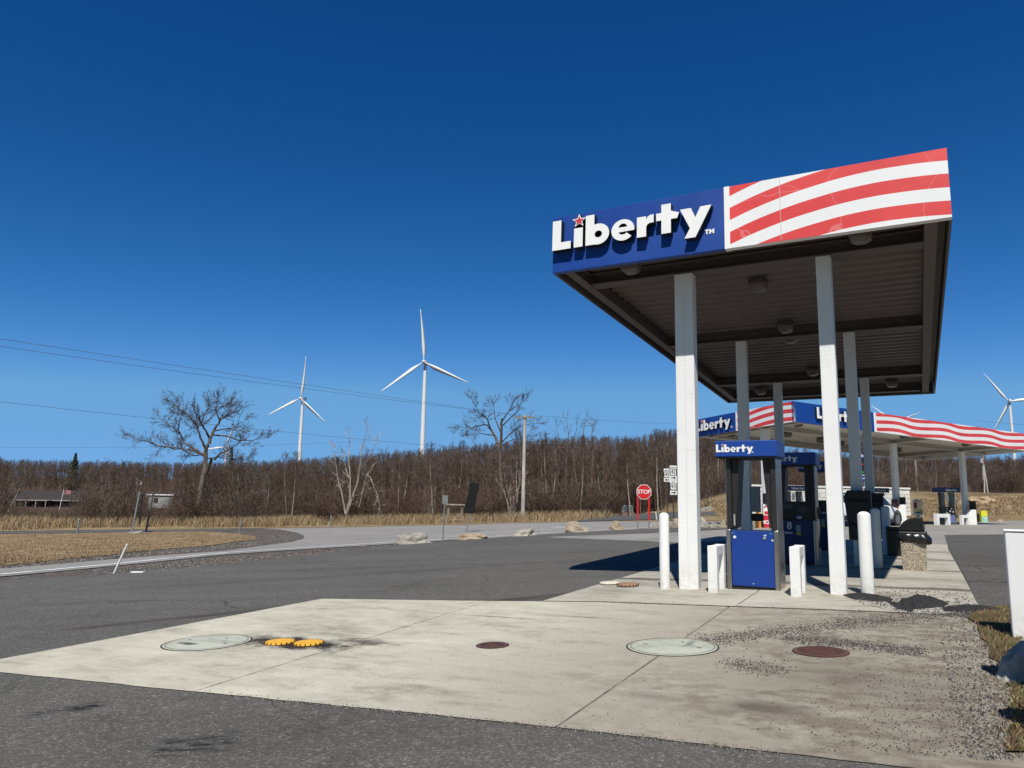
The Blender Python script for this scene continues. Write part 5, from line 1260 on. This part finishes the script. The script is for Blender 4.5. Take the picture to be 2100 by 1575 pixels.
b = MB(); M_ = Matrix.Translation((-2*k, .4, 0)) @ Matrix.Rotation(R(113), 4, 'Z'); b.box(-.6, .6, -.02, .02, 18*k, 76*k, 0, M_ @ Matrix.Shear('XY', 4, (0, 0))); b.build('sign_plate', plain('plate_dark', (.03, .035, .035), .5), t)
b = MB(); b.box(-5*k, 6*k, .2, .24, 73*k, 76*k); b.build('cross_bar', bsig, t)
b = MB(); b.box(-12*k, 12*k, -.3, 1.2, 0, .05); b.build('footing', plain('footing', (.4, .39, .36), .9), t)
# utility pole and wires
g = G(1072, 1067); k = g.y/F; t = thing('utility_pole', 'weathered wooden utility pole with one crossarm in front of the wood', 'utility pole', g)
wp = bark('pole_wood', (.36, .34, .31), (.62, .60, .56), 3)
Pt = Vector((.05, 0, 214*k)); b = MB(); b.tube((0, 0, -.2), Pt, .155, .11, 12); b.build('pole', wp, t)
b = MB(); b.box(-.78, .78, -.16, -.08, Pt.z-.28, Pt.z-.16); ca = b.build('crossarm', wdm, t)
for x in (-.7, -.35, .35, .7):
    b = MB(); b.lathe([(.03, 0), (.05, .03), (.03, .06), (.045, .09), (.02, .12)], 8, (x, -.12, Pt.z-.16)); b.build('insulator', galv, ca)
b = MB(); b.tube((.55, 0, Pt.z-1.2), (.55, 0, Pt.z-1.0), .04, .04, 8); b.tube((.05, 0, Pt.z-1.15), (.55, 0, Pt.z-1.1), .015, .015, 6); b.build('bracket', galv, t)
wirem = plain('wire', (.09, .11, .14), .6)
def wire(a, b_, sag, r, label, name='power_line'):
    a = Vector(a); b_ = Vector(b_); n = 24; pts = [a.lerp(b_, i/n)-Vector((0, 0, sag*4*(i/n)*(1-i/n))) for i in range(n+1)]
    mb_ = MB(); mb_.path([q-a for q in pts], r, 5); o = mb_.build(name, wirem); o.location = a; return tag(o, label, 'power line', 'power lines on the utility pole')
PT = g+Pt
wire(D(-70, 684, 30), PT+Vector((-.7, -.12, -.05)), .05, .009, 'upper of the two long wires running from the top left to the utility pole')
wire(D(-70, 700, 30), PT+Vector((-.35, -.12, -.05)), .12, .009, 'lower of the two close wires running from the left edge to the utility pole')
wire(D(-70, 816, 30), PT+Vector((-.1, 0, -2.9)), .15, .008, 'single wire crossing behind the oak crown to the middle of the utility pole')
wire(PT+Vector((.7, -.12, -.05)), D(1480, 873, 66), .1, .008, 'thin wire leaving the utility pole crossarm to the right')
wire(D(-60, 917, 75), D(760, 905, 100), .3, .010, 'faint far wire low over the treeline on the left')
wire(D(2000, 862, 75), D(2200, 876, 80), .1, .010, 'faint wire crossing the tower of the right-hand turbine')
# ------------------------------------------------------------ wind turbines
tw = plain('turbine_white', (.78, .79, .80), .45, var=.03, scale=.2); twd = plain('turbine_shadow_grey', (.30, .32, .35), .6, var=.03)
def turbine(hx, hy, bl_px, dist, phi, yaw, label, tower_px_w=None, back=False):
    hub = D(hx, hy, dist); k = dist/F; L = bl_px*k; gzv = gz(hub.x, hub.y)
    t = thing('wind_turbine', label, 'wind turbine', (hub.x, hub.y, gzv), 0, 'wind turbines on the ridge'); h = hub.z-gzv; s = L/45.
    vaz = math.atan2(hub.x, hub.y)
    Ry = Matrix.Rotation(-vaz+yaw, 4, 'Z')   # rotor axis: -y faces the camera when yaw = 0
    off = Ry @ Vector((0, 4.2*s, 0))
    b = MB(); n = 6
    b.lathe([(2.3*s, -3), (2.0*s, h*.35), (1.6*s, h*.75), (1.25*s, h-1.4*s)], 20, (off.x, off.y, 0)); b.build('tower', tw, t)
    b = MB(); M_ = Matrix.Translation((0, 0, h)) @ Ry
    b.add([M_ @ Vector(v) for v in ((-1.5*s, 1.2*s, -1.5*s), (1.5*s, 1.2*s, -1.5*s), (1.3*s, 1.2*s, 1.5*s), (-1.3*s, 1.2*s, 1.5*s), (-1.5*s, 9*s, -1.3*s), (1.5*s, 9*s, -1.3*s), (1.2*s, 9*s, 1.7*s), (-1.2*s, 9*s, 1.7*s))], [(0, 1, 2, 3), (4, 7, 6, 5), (0, 4, 5, 1), (1, 5, 6, 2), (2, 6, 7, 3), (3, 7, 4, 0)]); b.build('nacelle', tw, t, bevel=.4*s)
    b = MB(); b.tube(M_ @ Vector((0, 1.2*s, 0)), M_ @ Vector((0, -.8*s, 0)), 1.5*s, 1.25*s, 16); b.tube(M_ @ Vector((0, -.8*s, 0)), M_ @ Vector((0, -2.0*s, 0)), 1.25*s, .3*s, 16); b.build('hub', tw, t)
    for kx in range(3):
        a = R(phi+120*kx); B = M_ @ Matrix.Rotation(a, 4, 'Y')
        secs = []; b = MB(); NS = 12; vs = []
        for j in range(NS+1):
            q = j/NS; z = 1.0*s+(L-1.0*s)*q; ch = (1.0 if q < .05 else (1.0+2.6*min(1, (q-.05)/.15) if q < .2 else 3.6*(1-(q-.2)/.8)**.85+.35))*s*.95
            th = (1.0 if q < .06 else max(.12, .75*(1-q)))*s; tw_ = R(16*(1-q)); bend = -2.2*s*q*q
            c0 = -ch*.3; pts = [(c0, 0), (c0+ch*.3, -th/2), (c0+ch, 0), (c0+ch*.3, th/2)]
            for x, y in pts: vs.append(B @ Vector((x*math.cos(tw_)-y*math.sin(tw_), x*math.sin(tw_)+y*math.cos(tw_)+bend, z)))
        b.add(vs, [(j*4+i, j*4+(i+1) % 4, (j+1)*4+(i+1) % 4, (j+1)*4+i) for j in range(NS) for i in range(4)]+[(NS*4, NS*4+1, NS*4+2, NS*4+3)], 0, True); b.build('blade', tw, t)
    return t
turbine(869, 742, 112, 610, -5, R(-18), 'largest wind turbine, right of the other white one on the left half')
turbine(616, 817, 87, 800, 7, R(-38), 'second largest wind turbine, between the oak and the largest turbine')
turbine(461, 917, 55, 1250, 24, R(-40), 'small distant turbine half hidden behind the oak crown and the treeline')
turbine(2069, 823, 74, 900, 33, R(190), 'wind turbine at the far right seen from behind above the striped canopy')
turbine(1834, 866, 56, 1200, -52, R(20), 'turbine behind the far canopy with only two blade tips above the stripes')
turbine(1366, 908, 30, 2300, -3, R(20), 'tiny turbine blade tip sticking up over the ridge left of the front white column')
# ------------------------------------------------------------ far buildings
def box_thing(): pass
hx0, hx1 = -69.5, -59.2; HY = 96.; hz = H+(1002-1043)/F*HY
house = thing('ranch_house', 'low brown ranch house with a dark roof and porch behind the brush on the left', 'house', (-61.2, 100, -1.60), R(5)); house.scale = (.88, .88, .70)
brown = plain('siding_brown', (.055, .035, .028), .8, var=.2, scale=4); roofm = plain('roof_dark', (.035, .03, .028), .85, var=.25, scale=5)
b = MB(); b.box(-4.9, 4.6, 0, 7, -.6, 2.2); b.build('wall', brown, house)
b = MB(); b.prism([(-.7, 2.15), (3.5, 3.9), (7.7, 2.15), (7.7, 2.05), (3.5, 3.75), (-.7, 2.05)], -5.4, 5.1, 'x'); b.build('roof', roofm, house)
b = MB(); b.prism([(.0, 2.2), (7.0, 2.2), (3.5, 3.7)], 4.45, 4.58, 'x'); b.build('gable', brown, house)
b = MB(); b.box(-3.6, 1.0, -2.0, -.7, 2.0, 2.12); b.build('porch_roof', plain('trim_white', (.34, .33, .30), .6), house)
b = MB(); b.box(-5.4, 5.1, -.73, -.70, 2.0, 2.16); b.build('gutter', bpy.data.materials['trim_white'], house)
for x in (-3.5, -2.0, -.6, .8):
    b = MB(); b.box(x-.05, x+.05, -1.95, -1.85, -.3, 2.0); b.build('porch_post', bpy.data.materials['trim_white'], house)
b = MB(); b.box(-3.6, 1.0, -1.97, -1.93, .35, .42); b.build('railing', bpy.data.materials['trim_white'], house)
for x, w_ in ((-4.5, .8), (-3.0, .6), (2.0, .8), (3.0, 1.4)):
    b = MB(); b.box(x, x+w_, -.05, -.02, .7, 1.6); wn = b.build('window', bpy.data.materials['trim_white'], house); b = MB(); b.box(x+.1, x+w_-.1, -.07, -.055, .8, 1.5); b.build('pane', plain('pane_grey', (.22, .25, .27), .15), wn)
g = D(122, 1041, 92); t = thing('flagpole', 'white flagpole with a small stars and stripes flag in front of the brown house', 'flagpole', g)
b = MB(); b.tube((0, 0, -.3), (.3, 0, 2.15), .04, .03, 8); b.build('pole', wsig, t)
b = MB(); fl = []
for i in range(9):
    x = .33+.8*i/8; y = .07*math.sin(i*1.1)
    for z in (2.08-.02*i/8, 1.66-.05*i/8): fl.append((x, y, z))
b.add(fl, [(2*i, 2*i+1, 2*i+3, 2*i+2) for i in range(8)], 0, True); fb = b.build('flag', plain('flag_pale', (.62, .42, .42), .8, var=.1, scale=8), t)
b = MB(); b.box(.34, .62, -.06, -.05, 1.86, 2.07); b.build('canton', plain('flag_blue', (.10, .12, .30), .8), fb)
b = MB(); [b.box(.34 if q % 2 else .63, 1.12, -.088, -.083, 1.64+.055*q, 1.664+.055*q) for q in range(8)]; b.build('flag_stripe', plain('flag_red', (.55, .12, .12), .8), fb)
g = D(330, 1033, 92); t = thing('mobile_home', 'pale low building glimpsed through the brush left of the oak', 'house', g, R(-4))
b = MB(); b.box(-1.6, 1.4, 0, 3, -.5, 1.0); b.build('wall', plain('siding_pale', (.33, .34, .34), .7, var=.2, scale=2), t); b = MB(); b.box(-1.8, 1.6, -.15, 3.15, 1.01, 1.12); b.build('roof', wsig, t); b = MB(); b.box(-.9, -.4, -.03, -.005, .1, .7); b.build('window', pblk, t)
for px, yb, yt, Y, lb, bx in ((224, 1035, 986, 88, 'slim grey utility pole right of the brown house', 0), (281, 1035, 979, 92, 'thin utility pole with a pale transformer above the double-posted sign', 1), (1884, 1040, 935, 70, 'leaning brown utility pole behind the price board with 445', 0), (2016, 1034, 930, 73, 'slim pale utility pole with a white transformer between the birches', 1)):
    a = D(px, yb, Y); q = D(px if px != 1884 else 1876, yt, Y); t = thing('utility_pole', lb, 'utility pole', a)
    b = MB(); b.tube((0, 0, -.5), q-a, .14 if px == 1884 else .09, .10 if px == 1884 else .07, 9); b.build('pole', wp if px != 1884 else wdm, t)
    if bx: b = MB(); b.tube((.22, 0, (q-a).z-.9), (.22, 0, (q-a).z-.45), .16, .16, 12); b.build('transformer', wsig, t)
g = G(1288, 1057); k = g.y/F; t = thing('utility_cabinet', 'grey roadside cabinet on a reddish base beyond the access road', 'cabinet', g)
b = MB(); b.prism([(-13*k, 6*k), (10*k, 6*k), (8*k, 20*k), (-9*k, 20*k)], -.3, .6, 'y'); b.build('body', plain('cabinet_grey', (.20, .21, .22), .6), t, bevel=.04)
b = MB(); b.box(-14*k, 11*k, -.5, .8, -.2, 6*k-.002); b.build('base', plain('base_red', (.20, .12, .10), .8), t)
b = MB(); [b.box(-9*k, 7*k, -.33, -.302, z*k, (z+1.4)*k) for z in (8, 11, 14, 17)]; b.build('louvre', plain('louvre', (.10, .10, .10), .6), t)
# white split-block enclosure
blkm, nt, bb_ = _new('split_block'); uvn = texco(nt); br = N(nt, 'ShaderNodeTexBrick'); mp = N(nt, 'ShaderNodeMapping'); mp.inputs['Rotation'].default_value = (R(90), 0, 0); nt.links.new(uvn, mp.inputs[0]); nt.links.new(mp.outputs[0], br.inputs['Vector'])
br.inputs['Color1'].default_value = (.74, .74, .70, 1); br.inputs['Color2'].default_value = (.66, .66, .63, 1); br.inputs['Mortar'].default_value = (.36, .35, .33, 1); br.inputs['Scale'].default_value = 1.0; br.inputs['Brick Width'].default_value = .9; br.inputs['Row Height'].default_value = .29; br.inputs['Mortar Size'].default_value = .018
nzz = noise(nt, uvn, 3, 6, .7); nt.links.new(mixc(nt, .5, br.outputs[0], ramp(nt, nzz, [(.35, (.6, .6, .58)), (.6, (1.1,)*3)]), 'MULTIPLY'), bb_.inputs['Base Color']); bb_.inputs['Roughness'].default_value = .9; bump(nt, bb_, mathn(nt, 'ADD', br.outputs[1], nzz), .6, .03)
a = D(1502, 1040, 50); e = D(1867, 1035, 52); L_ = (e-a); L_.z = 0; ang = math.atan2(L_.y, L_.x)
t = thing('block_wall', 'white split-block wall with a pale cap behind the parked car', 'wall', (a.x, a.y, min(a.z, e.z)-.4), ang)
hh = (H+(1031-1000)/F*52)-(min(a.z, e.z)-.4); Lw = L_.length
b = MB(); b.box(0, Lw, 0, .3, 0, hh-.12); b.build('wall', blkm, t); b = MB(); b.box(-.05, Lw+.05, -.05, .35, hh-.118, hh); b.build('cap', wsig, t)
b = MB(); b.box(Lw-.3, Lw, .301, 5, 0, hh-.12); b.build('return_wall', blkm, t)
# price sign
a = D(1777, 1040, 60); t = thing('price_sign', 'blue fuel price sign with red and green digits seen between the right-hand columns', 'price sign', a, R(-20))
kz = 60/F; Zq = lambda y: (1040-y)*kz
b = MB(); b.box(-.12, .12, -.08, .08, -.6, Zq(987)); b.build('post', plain('post_grey', (.2, .2, .2), .6), t)
b = MB(); b.box(-.52, .52, -.12, .12, Zq(974), Zq(930)); cb = b.build('cabinet', plain('sign_dark', (.012, .013, .016), .4), t, bevel=.01)
b = MB(); b.box(-.50, .50, -.135, -.121, Zq(941), Zq(932)); b.build('header', blue, cb); b = MB(); b.mesh(text_mesh('Liberty', .26, .01), FRONT(0, -.14, Zq(936.5))); b.build('lettering', wsig, cb)
ledr = plain('led_red', (.5, .02, .03), .5, emit=(1, .03, .05), estr=.6); ledg = plain('led_green', (.02, .4, .08), .5, emit=(.02, .75, .15), estr=.5)
for y, m_ in ((951, ledr), (967, ledg)):
    b = MB(); b.mesh(text_mesh('3.55' if m_ is ledr else '4.45', .50, .008), FRONT(0, -.13, Zq(y))); b.build('digits', m_, cb)
b = MB(); b.box(-.50, .50, -.12, .12, Zq(987), Zq(977)); lb = b.build('lower_panel', blue, t); b = MB(); b.mesh(text_mesh('Food Store', .17, .004), FRONT(0, -.125, Zq(982))); b.build('lettering', wsig, lb)
b = MB(); b.box(-.53, .53, -.125, .125, Zq(976.5), Zq(975)); b.build('divider', wsig, t)
# ------------------------------------------------------------ far island furniture
def far_pump(px, Y, label, s=1., full=True, az=0, topw=None):
    g = GD(px, Y, .035); t = thing('fuel_pump', label, 'fuel pump', g, az, 'fuel pumps under the far canopy')
    b = MB(); b.box(-.33, .33, .03, .5, 0, .95); b.build('cabinet', plain('pump_grey', (.10, .105, .11), .5), t, bevel=.01)
    for x in (-.26, .26): b = MB(); b.box(x-.09, x+.09, .1, .42, .951, 1.70); b.build('upper_pillar', plain('pump_grey_light', (.17, .18, .19), .5), t, bevel=.01)
    b = MB(); b.box(-.6, .6, -.05, .55, 1.72, 1.98); tp = b.build('topper', plain('topper_blue', (.016, .055, .16), .5), t, bevel=.01)
    liberty(tp, frameM((-.18 if full else -.3, -.052, 1.79), Vector((1, 0, 0)), Vector((0, 0, 1)), Vector((0, -1, 0))), .125)
    b = MB(); b.box(-.27, .27, .01, .029, .55, .92); b.build('control_panel', pblk, t)
    b = MB(); [b.box(x, x+.07, -.002, .009, z, z+.05) for x, z in ((-.2, .8), (.05, .83), (-.02, .7), (.14, .66), (-.2, .62))]; b.build('button', lab_mat(), t)
    b = MB(); b.box(-.27, .27, .01, .029, .10, .50); b.build('door_panel', plain('door_mixed', (.12, .16, .34), .5), t)
    b = MB(); b.box(.29, .36, .0, .03, 1.1, 1.5); b.box(-.16, -.02, -.01, .02, 1.25, 1.6); b.build('notice', lab_mat(), t)
    for x, m_ in ((-.38, plain('hose_green', (.02, .12, .07), .5)), (.38, pblk), (-.46, pblk)):
        b = MB(); b.path([(x, .2, 1.72), (x*1.08, .1, 1.2), (x*1.05, 0, .6), (x*.85, -.06, .35), (x*.6, -.08, .75)], .022, 6); b.build('hose', m_, t)
    return t
far_pump(1950, 40.8, 'far pump with green and black hoses in the open, left of the rightmost far column')
far_pump(1806, 44.5, 'far pump behind the parked white car, its blue topper right of the dark columns')
far_pump(1633, 37.5, 'far pump with a small lettered topper framed by the opening of pump 8')
g = GD(1919, 40.0); u = u_guard(g.x, g.y, R(-62), 'white U-shaped guard in front of the far pump with green hoses', .62, 1.15, r_=.10)
g = GD(1971, 41.2); u_guard(g.x, g.y, R(-62), 'low white guard rail between the far pump and the rightmost far column', .55, .7, r_=.08)
def pedestal(px0, px1, yt, yb, label, cut=.3, Y=40):
    g = GD((px0+px1)/2, Y); k = g.y/F; w_ = (px1-px0)*k/2; h = (yb-yt)*k; b = MB()
    b.prism([(-w_, -.05), (w_, -.05), (w_, h), (w_*.1, h), (-w_, h*(1-cut))], -.25, .25, 'y'); o = b.build('column_guard', wpaint, bevel=.015); o.location = g+Vector((0, -.1, 0)); return tag(o, label, 'column guard', 'white guards around the far columns')
pedestal(1981, 1996, 1042, 1073, 'white slope-topped guard at the foot of the rightmost far column', Y=41.7); pedestal(1834, 1853, 1034, 1076.5, 'white slope-topped guard at the foot of the middle far column, beside the car wheel', .45, 39.2)
def bin_black(px0, px1, yt, yb, label, zoff=0, name='service_unit', m=pblk, Y=None, cat='service unit'):
    g = G((px0+px1)/2, yb) if Y is None else D((px0+px1)/2, yb, Y); k = g.y/F; w_ = (px1-px0)*k/2; h = (yb-yt)*k; b = MB(); b.box(-w_, w_, -.2, .2, 0, h); o = b.build(name, m, bevel=.03); o.location = g; return tag(o, label, cat)
bin_black(1849, 1855, 1020, 1046, 'black service box on the right side of the middle far column', Y=39.4); bin_black(1832, 1839, 1024, 1043, 'dark red labelled box on the left side of the middle far column', Y=39.2, m=plain('box_maroon', (.09, .02, .03), .5))
bin_black(1993, 1999, 1028, 1055, 'black service box on the right side of the rightmost far column', Y=41.9); bin_black(1567, 1578, 1012, 1034, 'black service box on the big far column seen through the blue pump frame', Y=35)
o = bin_black(2002, 2012, 1054, 1071.5, 'black bin between the rightmost far column and the yellow display', name='waste_bin', cat='bin')
o = bin_black(1541, 1556, 1063, 1083, 'pebbled tan bin seen through the blue pump frame', name='waste_bin', m=agg, cat='bin')
o = bin_black(1554, 1558.5, 1040, 1084, 'orange and yellow banner post beside the pebbled tan bin', name='banner_post', m=plain('banner_orange', (.75, .30, .06), .6, var=.5, scale=3), cat='banner')
g = G(2018, 1072); k = g.y/F; t = thing('display_stand', 'yellow and green display stand right of the black bin', 'display stand', g)
b = MB(); b.box(-6*k, 6*k, -.1, .1, 0, 24*k); bd = b.build('board', plain('display_yellow', (.75, .70, .04), .5), t); b = MB(); b.box(-6*k+.01, 6*k-.01, -.115, -.101, .01, 13*k); b.build('lower_print', plain('display_green', (.30, .62, .50), .5, var=.4, scale=3), bd); b = MB(); b.box(-2*k, 4*k, -.118, -.116, 8*k, 10*k); b.build('print_band', wsig, bd)
g = G(1571, 1083.5); k = g.y/F; t = thing('ice_bag_sign', 'red and white sign reading ICE leaning by the big far column', 'sign', g)
b = MB(); b.box(-5*k, 6*k, -.1, .05, 0, 26*k); bd = b.build('red_board', plain('ice_red', (.62, .02, .05), .5), t); b = MB(); b.box(-6*k, 5*k, -.1, .05, 26*k+.002, 48*k); wb2 = b.build('white_board', wsig, t)
b = MB(); b.mesh(text_mesh('ICE', .22, .01), FRONT(0.02, -.105, 12*k)); b.build('lettering', wsig, bd)
b = MB(); b.box(-4*k, 4*k, -.108, -.102, 28*k, 34*k); b.box(-5*k, -1*k, -.108, -.102, 41*k, 44*k); b.box(1*k, 4.5*k, -.108, -.102, 41*k, 44*k); b.build('red_print', bpy.data.materials['ice_red'], wb2)
g = G(1884, 1076); k = g.y/F; t = thing('price_board', 'white board advertising 445 on a post beside the grassy bank', 'price board', g)
b = MB(); b.box(-.05, .05, 0, .08, -.1, 52*k); b.build('post', galv, t); b = MB(); b.box(-9.5*k, 10*k, -.03, -.001, 19*k, 50*k); bd = b.build('board', wsig, t)
b = MB(); b.mesh(text_mesh('445', .24, .008), FRONT(.04, -.034, 24*k)); b.build('digits', bsig, bd)
b = MB(); b.box(-8*k, -1.5*k, -.036, -.031, 33*k, 45*k); b.build('red_print', plain('print_maroon', (.25, .02, .04), .6), bd); b = MB(); b.box(-.5*k, 8.5*k, -.036, -.031, 33*k, 46*k); b.build('cream_print', plain('print_cream', (.75, .65, .38), .6), bd)
b = MB(); b.box(-9*k, 9.5*k, -.036, -.031, 28*k, 31.5*k); b.build('yellow_print', plain('print_yellow', (.75, .60, .08), .6), bd)
b = MB(); b.box(-7*k, 8*k, -.036, -.031, 46.8*k, 48.6*k); b.build('heading', bsig, bd)
b = MB(); b.box(1*k, 6*k, -.05, .05, -.05, 17*k); b.build('leg_panel', plain('leg_green', (.5, .6, .52), .6), t)
# ------------------------------------------------------------ the parked white car
g = GD(1775, 38.0, .034)
car = thing('parked_car', 'white compact SUV parked at the far pumps, half hidden by the black service units', 'car', g, R(90-52))
cwh = plain('car_paint_white', (.78, .79, .80), .25, var=.02, scale=.5, spec=.6); glass = plain('car_glass', (.02, .024, .028), .08, spec=.9); tyre = plain('tyre', (.02, .02, .02), .8); rim = plain('rim', (.30, .31, .32), .3, .8); cbl = plain('car_trim', (.02, .02, .021), .5)
secs = [(-2.30, .42, .88, .98, .62), (-2.2, .28, .90, 1.10, .78), (-1.7, .25, .93, 1.05, .84), (-.9, .22, .94, 1.0, .86), (.2, .22, .94, .97, .86), (1.0, .22, .93, .98, .86), (1.7, .25, .90, .90, .80), (2.15, .30, .80, .74, .66), (2.32, .42, .62, .62, .5)]
b = MB(); vs = []; NP = 12
for x, z0, hw, zt, hwt in secs:
    ring = [(hw*.82, z0), (hw, z0+.12), (hw, zt*.62), (hw*.97, zt*.9), (hwt, zt), (0, zt+.03)]; ring = ring+[(-y, z) for y, z in ring[-2::-1]]+[(0, z0)]
    vs += [(x, y, z) for y, z in ring]
NP = len(vs)//len(secs)
b.add(vs, [(j*NP+i, j*NP+(i+1) % NP, (j+1)*NP+(i+1) % NP, (j+1)*NP+i) for j in range(len(secs)-1) for i in range(NP)]+[tuple(range(NP)), tuple((len(secs)-1)*NP+i for i in range(NP))], 0, True); body = b.build('body', cwh, car)
cab = [(-2.12, 1.06, 1.10, .80, .78), (-1.75, 1.0, 1.52, .84, .66), (-1.0, .98, 1.63, .86, .64), (.1, .96, 1.64, .86, .64), (.75, .95, 1.50, .86, .68), (1.25, .95, .99, .84, .80)]
b = MB(); vs = []
for x, z0, z1, hw, ht in cab: vs += [(x, -hw, z0), (x, -ht, z1-.02), (x, -ht*.8, z1), (x, ht*.8, z1), (x, ht, z1-.02), (x, hw, z0)]
b.add(vs, [(j*6+i, j*6+i+1, (j+1)*6+i+1, (j+1)*6+i) for j in range(len(cab)-1) for i in range(5)], 0, True); b.build('cabin', cwh, car)
for s_ in (-1, 1):
    b = MB(); b.add([(x, s_*(y+.012), z) for x, y, z in ((-1.55, .825, 1.06), (-1.50, .70, 1.44), (-.98, .672, 1.52), (.1, .672, 1.53), (.62, .70, 1.42), (1.02, .825, 1.03))], [(0, 1, 2, 3, 4, 5)]); b.build('side_window', glass, car)
    b = MB(); b.box(-2.31, -1.98, min(s_*.62, s_*.90), max(s_*.62, s_*.90), .86, .98); b.build('tail_light', plain('tail_red', (.45, .01, .02), .25), car, bevel=.02)
    b = MB(); b.box(.85, 1.05, min(s_*.90, s_*1.08), max(s_*.90, s_*1.08), .98, 1.12); b.build('mirror', cbl, car, bevel=.03)
    for x in (-1.42, 1.42):
        wt = MB(); wt.tube((x, s_*.70, .35), (x, s_*.955, .35), .36, .36, 28); wo = wt.build('wheel', tyre, car, bevel=.02)
        wt = MB(); wt.tube((x, s_*.90, .35), (x, s_*.962, .35), .24, .24, 24); 
        wt.build('rim', rim, wo)
        ar = MB(); K = 16; vv = []
        for i in range(K+1):
            a_ = PI*(-.08+1.16*i/K)
            for q in (.37, .455): vv.append((x+q*math.cos(a_), s_*.948, .36+q*math.sin(a_)))
        ar.add(vv, [(2*i, 2*i+2, 2*i+3, 2*i+1) for i in range(K)]); ar.build('wheel_arch', cbl, car)
b = MB(); b.add([(-2.135, -.74, 1.08), (-2.135, .74, 1.08), (-1.79, .60, 1.50), (-1.79, -.60, 1.50)], [(0, 1, 2, 3)]); b.build('rear_window', glass, car)
b = MB(); b.add([(1.27, -.76, 1.0), (1.27, .76, 1.0), (.80, .62, 1.49), (.80, -.62, 1.49)], [(3, 2, 1, 0)]); b.build('windshield', glass, car)
b = MB(); b.box(-2.36, -2.2, -.80, .80, .30, .52); b.box(2.2, 2.36, -.6, .6, .28, .45); b.build('bumper_trim', cbl, car, bevel=.02); b = MB(); b.box(-1.1, 1.1, -.952, -.93, .20, .34); b.box(-1.1, 1.1, .93, .952, .20, .34); b.build('sill_trim', cbl, car)

for o in bpy.data.objects:
    if o.parent is None and 'label' in o and len(o['label'].split()) > 16: print('LONG', o.name, o['label'])
